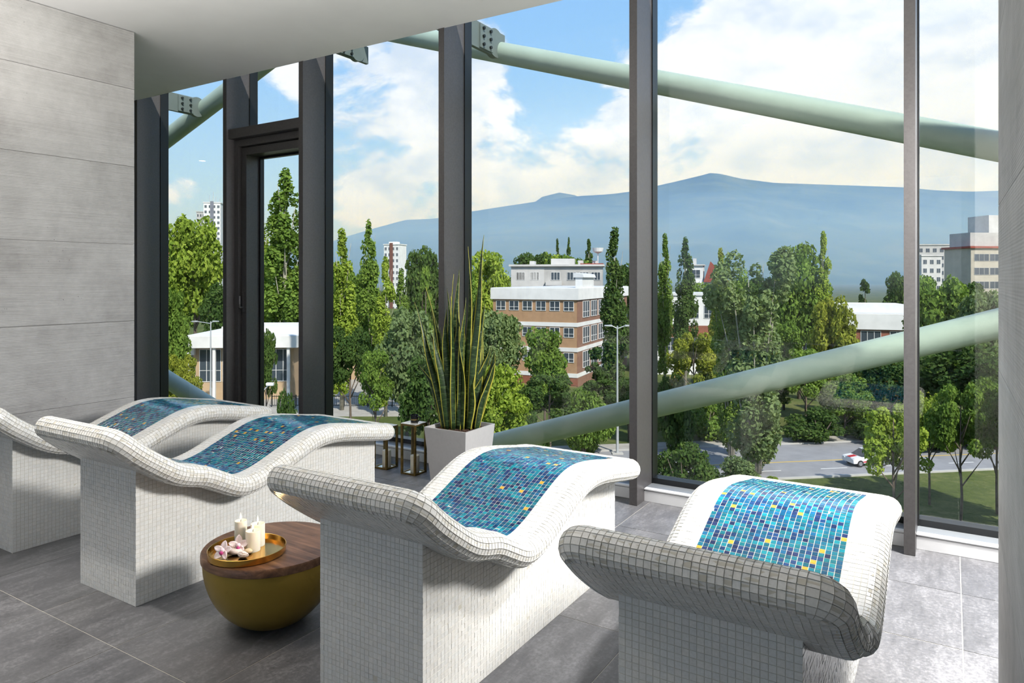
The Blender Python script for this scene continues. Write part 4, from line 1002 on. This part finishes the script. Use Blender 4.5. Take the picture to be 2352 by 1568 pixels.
# apartment block behind
ap = building('apartment_block', 'grey four-storey apartment block with flat roof behind the brick school', 1278, 148, math.radians(24))
Wd = 9.6; Ht = EYE + (HY - 606) / FPX * 148 - G0
MB().box(-Wd, Wd, 0, 12, 0, Ht - .5, M_GREYB).build('wall', ap); MB().box(-Wd, -Wd + 7, -.06, .0, 0, Ht - .5, M_CONC).build('pale_bay', ap)
MB().box(-Wd - .4, Wd + .4, -.6, 12.4, Ht - .5, Ht - .1, M_CONC).build('roof_slab', ap)
MB().box(5.0, Wd + .2, -.5, 3, Ht - .1, Ht + .1, M_RROOF).build('roof_edge', ap)
for x0_, x1_, hh_ in ((-1.4, 3.6, 1.2), (4.4, 5.4, .8), (-6, -5, .7), (7.4, 8.6, .7)): MB().box(x0_, x1_, 3, 7, Ht - .1, Ht + hh_, M_CONC).build('roof_hut', ap)
MB().lathe([(.1, Ht), (.12, Ht + 2.2), (1.0, Ht + 2.6), (1.2, Ht + 3.4), (1.0, Ht + 3.4)], 14, (8.6, 2), M_BWHITE).build('satellite_dish', ap)
for fz in range(4):
    for x_ in (-7.6, -4.6, -.2, 3.2, 5.8, 8.2): win(ap, x_ - .95, x_ + .95, -.03, Ht - 3.4 - fz * 3.3, Ht - 1.7 - fz * 3.3, div=3, bars=False)
    MB().box(-2.2, 1.2, -1.1, -.02, Ht - 4.5 - fz * 3.3, Ht - 3.6 - fz * 3.3, M_CONC).build('balcony', ap)
MB().box(-1.2, 1.4 - 1.5, 3.0, 9.0, HS + .06, HS + 1.6, M_BWHITE).prism([(-1.5, HS + 1.6), (.2, HS + 1.6), (.0, HS + 2.1), (-1.5, HS + 2.3)], 2.8, 9.2, 'y', M_BROOF).build('stair_head', sc_)
# long white-roofed school wing, right
wg = building('school_wing', 'low white-roofed school wing with red brick piers in the wide pane', 1950, 108, math.radians(14))
HW = 11.0
MB().box(-13, 14, 0, 14, 0, HW - 2.6, M_RBRICK).build('wall', wg); MB().box(-13.4, 14.4, -.4, 14.2, HW - 2.7, HW - .3, M_BWHITE, .03).build('parapet', wg)
MB().box(-13.2, 14.2, -.2, 14, HW - .3, HW - .2, M_BROOF).build('roof', wg); MB().box(-3, 8, 2.5, 9, HW - .2, HW + 1.1, M_BWHITE).build('roof_box', wg)
for x0_, x1_ in ((-10.8, -8.2), (-7.6, -4.6), (-2.4, .2), (1.6, 4.4), (5.6, 8.4), (10.2, 13)): win(wg, x0_, x1_, 0, HW - 6.2, HW - 2.9, div=3)
# left white school wing
wl_ = building('white_school_wing', 'white rendered building behind the two poplars of the wide pane', 1545, 118, math.radians(26))
MB().box(-5, 8, 0, 12, 0, 13.2, M_BWHITE).build('wall', wl_); MB().box(-5.2, 8.2, -.2, 12, 13.2, 13.6, M_BROOF).build('roof', wl_); MB().box(-5.05, 8.05, -.05, 0, 6.2, 8.2, M_RBRICK).build('brick_band', wl_)
for zz in (9.4, 4.0):
    for k in range(4): win(wl_, -4.2 + 3.1 * k, -1.9 + 3.1 * k, 0, zz, zz + 2.2, div=3)
# house with red roof
hs = building('red_roof_house', 'pale house with steep red roof between the poplars of the wide pane', 1622, 170, math.radians(15))
MB().box(-4.8, 5, 0, 10, 0, 15.2, M_BWHITE).build('wall', hs); MB().prism([(-.6, 15.2), (5.6, 15.2), (1.0, 20.2)], -.4, 9, 'y', M_RROOF).build('roof', hs)
MB().box(-5, -.7, .5, 9.5, 15.2, 19.2, M_BWHITE).build('upper_storey', hs); MB().box(-5.3, -.4, .1, 9.8, 19.2, 19.5, M_CONC).build('flat_roof', hs); MB().box(-3.2, -2.4, 3, 4, 19.5, 21, M_CONC).build('chimney', hs)
for zz in (16.2, 12.4, 9): win(hs, -4.4, -1.4, .5 if zz > 15 else 0, zz, zz + 2, div=3)
for zz in (12.4, 9): win(hs, .8, 3.8, 0, zz, zz + 2, div=3)
# tower blocks
def tower(label, px, d_, w_, dp, top, m, m2, cols, storeys, yaw, name='tower_block'):
    o = building(name, label, px, d_, yaw); hh = EYE + (HY - top) / FPX * d_ - G0
    MB().box(-w_ / 2, w_ / 2, 0, dp, 0, hh, m).build('wall', o); MB().box(-w_ / 2 - .3, w_ / 2 + .3, -.3, dp + .3, hh, hh + .5, m).build('roof', o)
    if m2: MB().box(-w_ * .10, w_ * .10, -.5, 0, 0, hh + 1.0, m2).build('dark_strip', o)
    for s_ in range(storeys):
        for c in range(cols):
            x_ = -w_ / 2 + w_ * (c + .5) / cols
            if m2 and abs(x_) < w_ * .12: continue
            win(o, x_ - w_ * .28 / cols, x_ + w_ * .28 / cols, 0, hh - 3 - s_ * 3.2, hh - 1.3 - s_ * 3.2, m, 2, bars=False)
    return o, hh
o_, hh_ = tower('distant white tower block with roof masts in the left pane', 487, 420, 9.5, 10, 466, M_BWHITE, varied((.16, .17, .2), .1, .3, .8, name='slate_strip'), 4, 8, YAW + .2)
for x_, l_ in ((-2, 5), (0, 7), (1.5, 4), (3.6, 3)): MB().tube([(x_, 3, hh_), (x_, 3, hh_ + l_)], .15, 6, M_STEEL).build('mast', o_)
tower('low grey wing beside the distant white tower block', 461, 450, 5, 10, 487, M_GREYB, None, 3, 4, YAW + .2)
o_, hh_ = tower('distant white and brown tower between the poplars of the lantern pane', 899, 380, 9, 9, 562, M_BWHITE, varied((.16, .07, .05), .1, .3, .8, name='brown_strip'), 4, 12, YAW - .3)
MB().box(-2.5, 2, 2, 6, hh_, hh_ + 1.8, M_BWHITE).build('lift_house', o_)
tower('grey slab block with rows of windows at the left of the right pane', 2155, 300, 17, 10, 563, M_GREYB, None, 6, 5, YAW - .1)
tower('small pale block in front of the grey slab block', 2140, 260, 8, 8, 588, M_CONC, None, 3, 4, YAW + .1)
ob = building('office_block', 'beige office block with dark window bands behind the ribbed stone wall', 2285, 175, YAW + .12)
HO = EYE + (HY - 570) / FPX * 175 - G0
MB().box(-6.5, 12, 0, 9, 0, HO, varied((.40, .36, .29), .08, .5, .85, name='beige_render')).build('wall', ob); MB().box(-7, 12.5, -.5, 9.5, HO, HO + .5, M_RROOF).build('roof', ob); MB().box(-5, 12, 2, 9, HO + .5, HO + 4.0, M_GREYB).build('upper_storey', ob); MB().box(1, 12, 3, 10, HO + 4, HO + 8.5, M_CONC).build('roof_house', ob)
for s_ in range(6):
    for k in range(4): win(ob, -5.6 + 4.2 * k, -1.6 + 4.2 * k, 0, HO - 3.2 - s_ * 3.4, HO - 1.4 - s_ * 3.4, M_GREYB, 3, bars=False)
hp = [(372, 330, 9, 552, M_TANR), (392, 350, 10, 566, M_BWHITE), (415, 320, 10, 573, M_TANR), (385, 300, 11, 588, M_CONC)]
for i, (px, dd, ww, tp, m) in enumerate(hp):
    o = building('town_house', ['pinkish town house at the left edge of the tower block pane', 'white town house second in the row under the tower block', 'pinkish town house right of the white one, left of the broad tree', 'pale town house in front of the far pinkish ones'][i], px, dd, YAW + .1 * i); hh = EYE + (HY - tp) / FPX * dd - G0
    MB().box(-ww / 2, ww / 2, 0, 8, 0, hh - 2, m).build('wall', o); MB().prism([(-.6, hh - 2), (8.6, hh - 2), (4, hh)], -ww / 2 - .4, ww / 2 + .4, 'x', M_RROOF).build('roof', o)
    for k in range(3): win(o, -ww / 2 + 1 + k * ww / 3.4, -ww / 2 + 2.4 + k * ww / 3.4, 0, hh - 4.6, hh - 3, M_BWHITE, 2, bars=False)
# white pavilion on the left
pv = building('pavilion', 'white flat-roofed pavilion with columns behind the lamp post', 562, 93, YAW + .06)
hp_ = EYE - (765 - HY) / FPX * 96 - G0
MB().box(-6.5, 6.2, .5, 14, 0, hp_ - 1.6, M_TANR).build('wall', pv); MB().box(-7.4, 7.2, -1.4, 15, hp_ - 1.6, hp_, M_BWHITE, .05).build('roof_slab', pv); MB().box(-4, 7, 3, 12, hp_, hp_ + .9, M_BWHITE).build('upper_roof', pv)
MB().box(-10.5, -6.5, 0, 10, hp_ - 2.6, hp_ - 1.5, M_BWHITE).build('canopy', pv)
for x_ in (-6.8, -3.6, 1.9, 5.9, -9.8): MB().box(x_ - .18, x_ + .18, -1.1, -.75, 0, hp_ - 1.6, M_BWHITE).build('column', pv)
for k in range(4): win(pv, -6.0 + 3.0 * k, -3.2 + 3.0 * k, .5, 2.4, hp_ - 1.9, div=3)
tb = building('tan_building', 'low tan building with pale roof behind the fence trees', 835, 112, YAW)
MB().box(-6.5, 6.5, 0, 10, 0, 6.4, M_TANR).build('wall', tb); MB().box(-6.9, 6.9, -.4, 10.4, 6.4, 7.0, M_BWHITE).build('roof', tb)
for k in range(4): win(tb, -5.8 + 3.1 * k, -3.6 + 3.1 * k, 0, 2.8, 5.0, div=2)

# fence, lamp posts, cars ---------------------------------------------------------
fc = thing('iron_fence', 'low dark iron fence along the lawn behind the lanterns', 'fence', at_depth(790, HY, 88), YAW); fc.location.z = G0
MB().box(-9, 9, -.03, .03, 1.32, 1.40, M_BOLT).build('top_rail', fc); MB().box(-9, 9, -.03, .03, .2, .28, M_BOLT).build('bottom_rail', fc)
pm = MB().box(-.05, .05, -.05, .05, 0, 1.55, M_BOLT).mesh('post'); bm_ = MB().box(-.018, .018, -.018, .018, .2, 1.5, M_BOLT).mesh('bar')
for k in range(7): link('post', pm, fc, (-9 + 3 * k, 0, 0))
for k in range(72): link('bar', bm_, fc, (-8.9 + .25 * k, 0, 0))
def lamp_post(label, px, d_, top, arms, base=None):
    p = at_depth(px, HY, d_); hh = EYE + (HY - top) / FPX * d_ - G0
    o = thing('street_lamp', label, 'street lamp', (p.x, p.y, G0), YAW, 'street lamps outside')
    MB().tube([(0, 0, 0), (0, 0, 3), (0, 0, 3.01), (0, 0, hh)], [.13, .13, .10, .065], 14, M_STEEL).build('pole', o, True)
    MB().box(-.5, .5, -.4, .4, 0, .12, M_KERB).build('foot', o)
    for dx in arms:
        MB().tube([(0, 0, hh - .25), (dx, 0, hh)], .04, 8, M_STEEL).build('arm', o)
        s_ = 1 if dx > 0 else -1; MB().prism([(dx, hh - .06), (dx + s_ * .7, hh - .02), (dx + s_ * .65, hh + .07), (dx, hh + .10)], -.13, .13, 'y', M_STEEL).build('lamp_head', o)
lamp_post('white street lamp with two arms in front of the pavilion', 484, 84, 738, (-1.6, .25))
lamp_post('tall grey street lamp right of the brick school', 1418, 64.5, 748, (-.5, .7))
p = at_depth(592, HY, 60); o = thing('floodlight', 'white tilted floodlight on an arm in the glazed door', 'floodlight', (p.x, p.y, G0), YAW); zt = EYE - (905 - HY) / FPX * 60 - G0
MB().tube([(-.2, 0, 0), (-.2, 0, zt - .4)], .06, 10, M_STEEL).build('pole', o); MB().tube([(-.2, 0, zt - .4), (.9, 0, zt + .75)], .05, 8, M_STEEL).build('arm', o); MB().box(.75, 1.35, -.16, .16, zt + .72, zt + .98, M_BWHITE, .03).build('lamp_head', o)
def car(label, px, py, rz, m, stripe, sc=.87, loc=None):
    p = loc or at_z(px, py, G0 + .03); o = thing('car', label, 'car', (p.x, p.y, G0 + .036), rz, 'cars outside'); o.scale = (sc,) * 3
    body = [(-2.05, .35), (-2.1, .62), (-2.02, .86), (-1.2, .96), (1.75, 1.0), (2.08, .92), (2.12, .55), (2.05, .33)]
    MB().prism(body, -.86, .86, 'y', m).build('body', o)
    cab = MB(); lo = [(-1.15, .95), (1.95, .97)]; hi = [(-.35, 1.48), (1.45, 1.50)]
    V_ = [(lo[0][0], -.82, .95), (lo[1][0], -.82, .97), (hi[1][0], -.64, 1.5), (hi[0][0], -.64, 1.48), (lo[0][0], .82, .95), (lo[1][0], .82, .97), (hi[1][0], .64, 1.5), (hi[0][0], .64, 1.48)]
    cab.add(V_, [(0, 1, 2, 3), (5, 4, 7, 6), (1, 5, 6, 2), (4, 0, 3, 7), (3, 2, 6, 7), (0, 4, 5, 1)], M_CARG).build('cabin_glass', o)
    MB().box(-.36, 1.46, -.645, .645, 1.475, 1.53, m, .02).build('roof', o)
    for x_ in (.35, 1.35): MB().prism([(x_ - .04, .95), (x_ + .04, .95), (x_ + .04 - .02, 1.49), (x_ - .04 - .02, 1.49)], -.80, .80, 'y', m).build('pillar', o)
    for x_ in (-1.32, 1.32):
        for s_ in (-1, 1):
            w_ = MB().tube([(x_, s_ * .70, .33), (x_, s_ * .89, .33)], .33, 20, M_TYRE).build('wheel', o); MB().tube([(x_, s_ * .88, .33), (x_, s_ * .90, .33)], .2, 14, M_HUB).build('hub', w_)
    for s_ in (-1, 1): MB().box(-2.12, -1.85, s_ * .62 - .18, s_ * .62 + .18, .66, .82, M_LIGHTP, .03).build('head_lamp', o)
    if stripe:
        MB().prism([(-1.7, .42), (1.2, .42), (2.0, .85), (1.2, .85)], -.872, .872, 'y', M_CARR).build('side_stripe', o); MB().prism([(-2.02, .87), (-1.25, .965), (-1.25, .985), (-2.02, .89)], -.25, .25, 'y', M_CARR).build('bonnet_stripe', o)
car('white car with red side stripes driving on the road', 1990, 1066, ROT + .05, M_CARW, True)
car('white car on the far lane in the right pane', 2236, 1022, ROT, M_CARW, False)
car('yellow car parked beside the white double-armed lamp post', 503, 900, YAW + 1.0, M_CARY, False, .8)
car('white car parked behind the trees of the lantern pane', 812, 860, YAW + .4, M_CARW, False, .9)
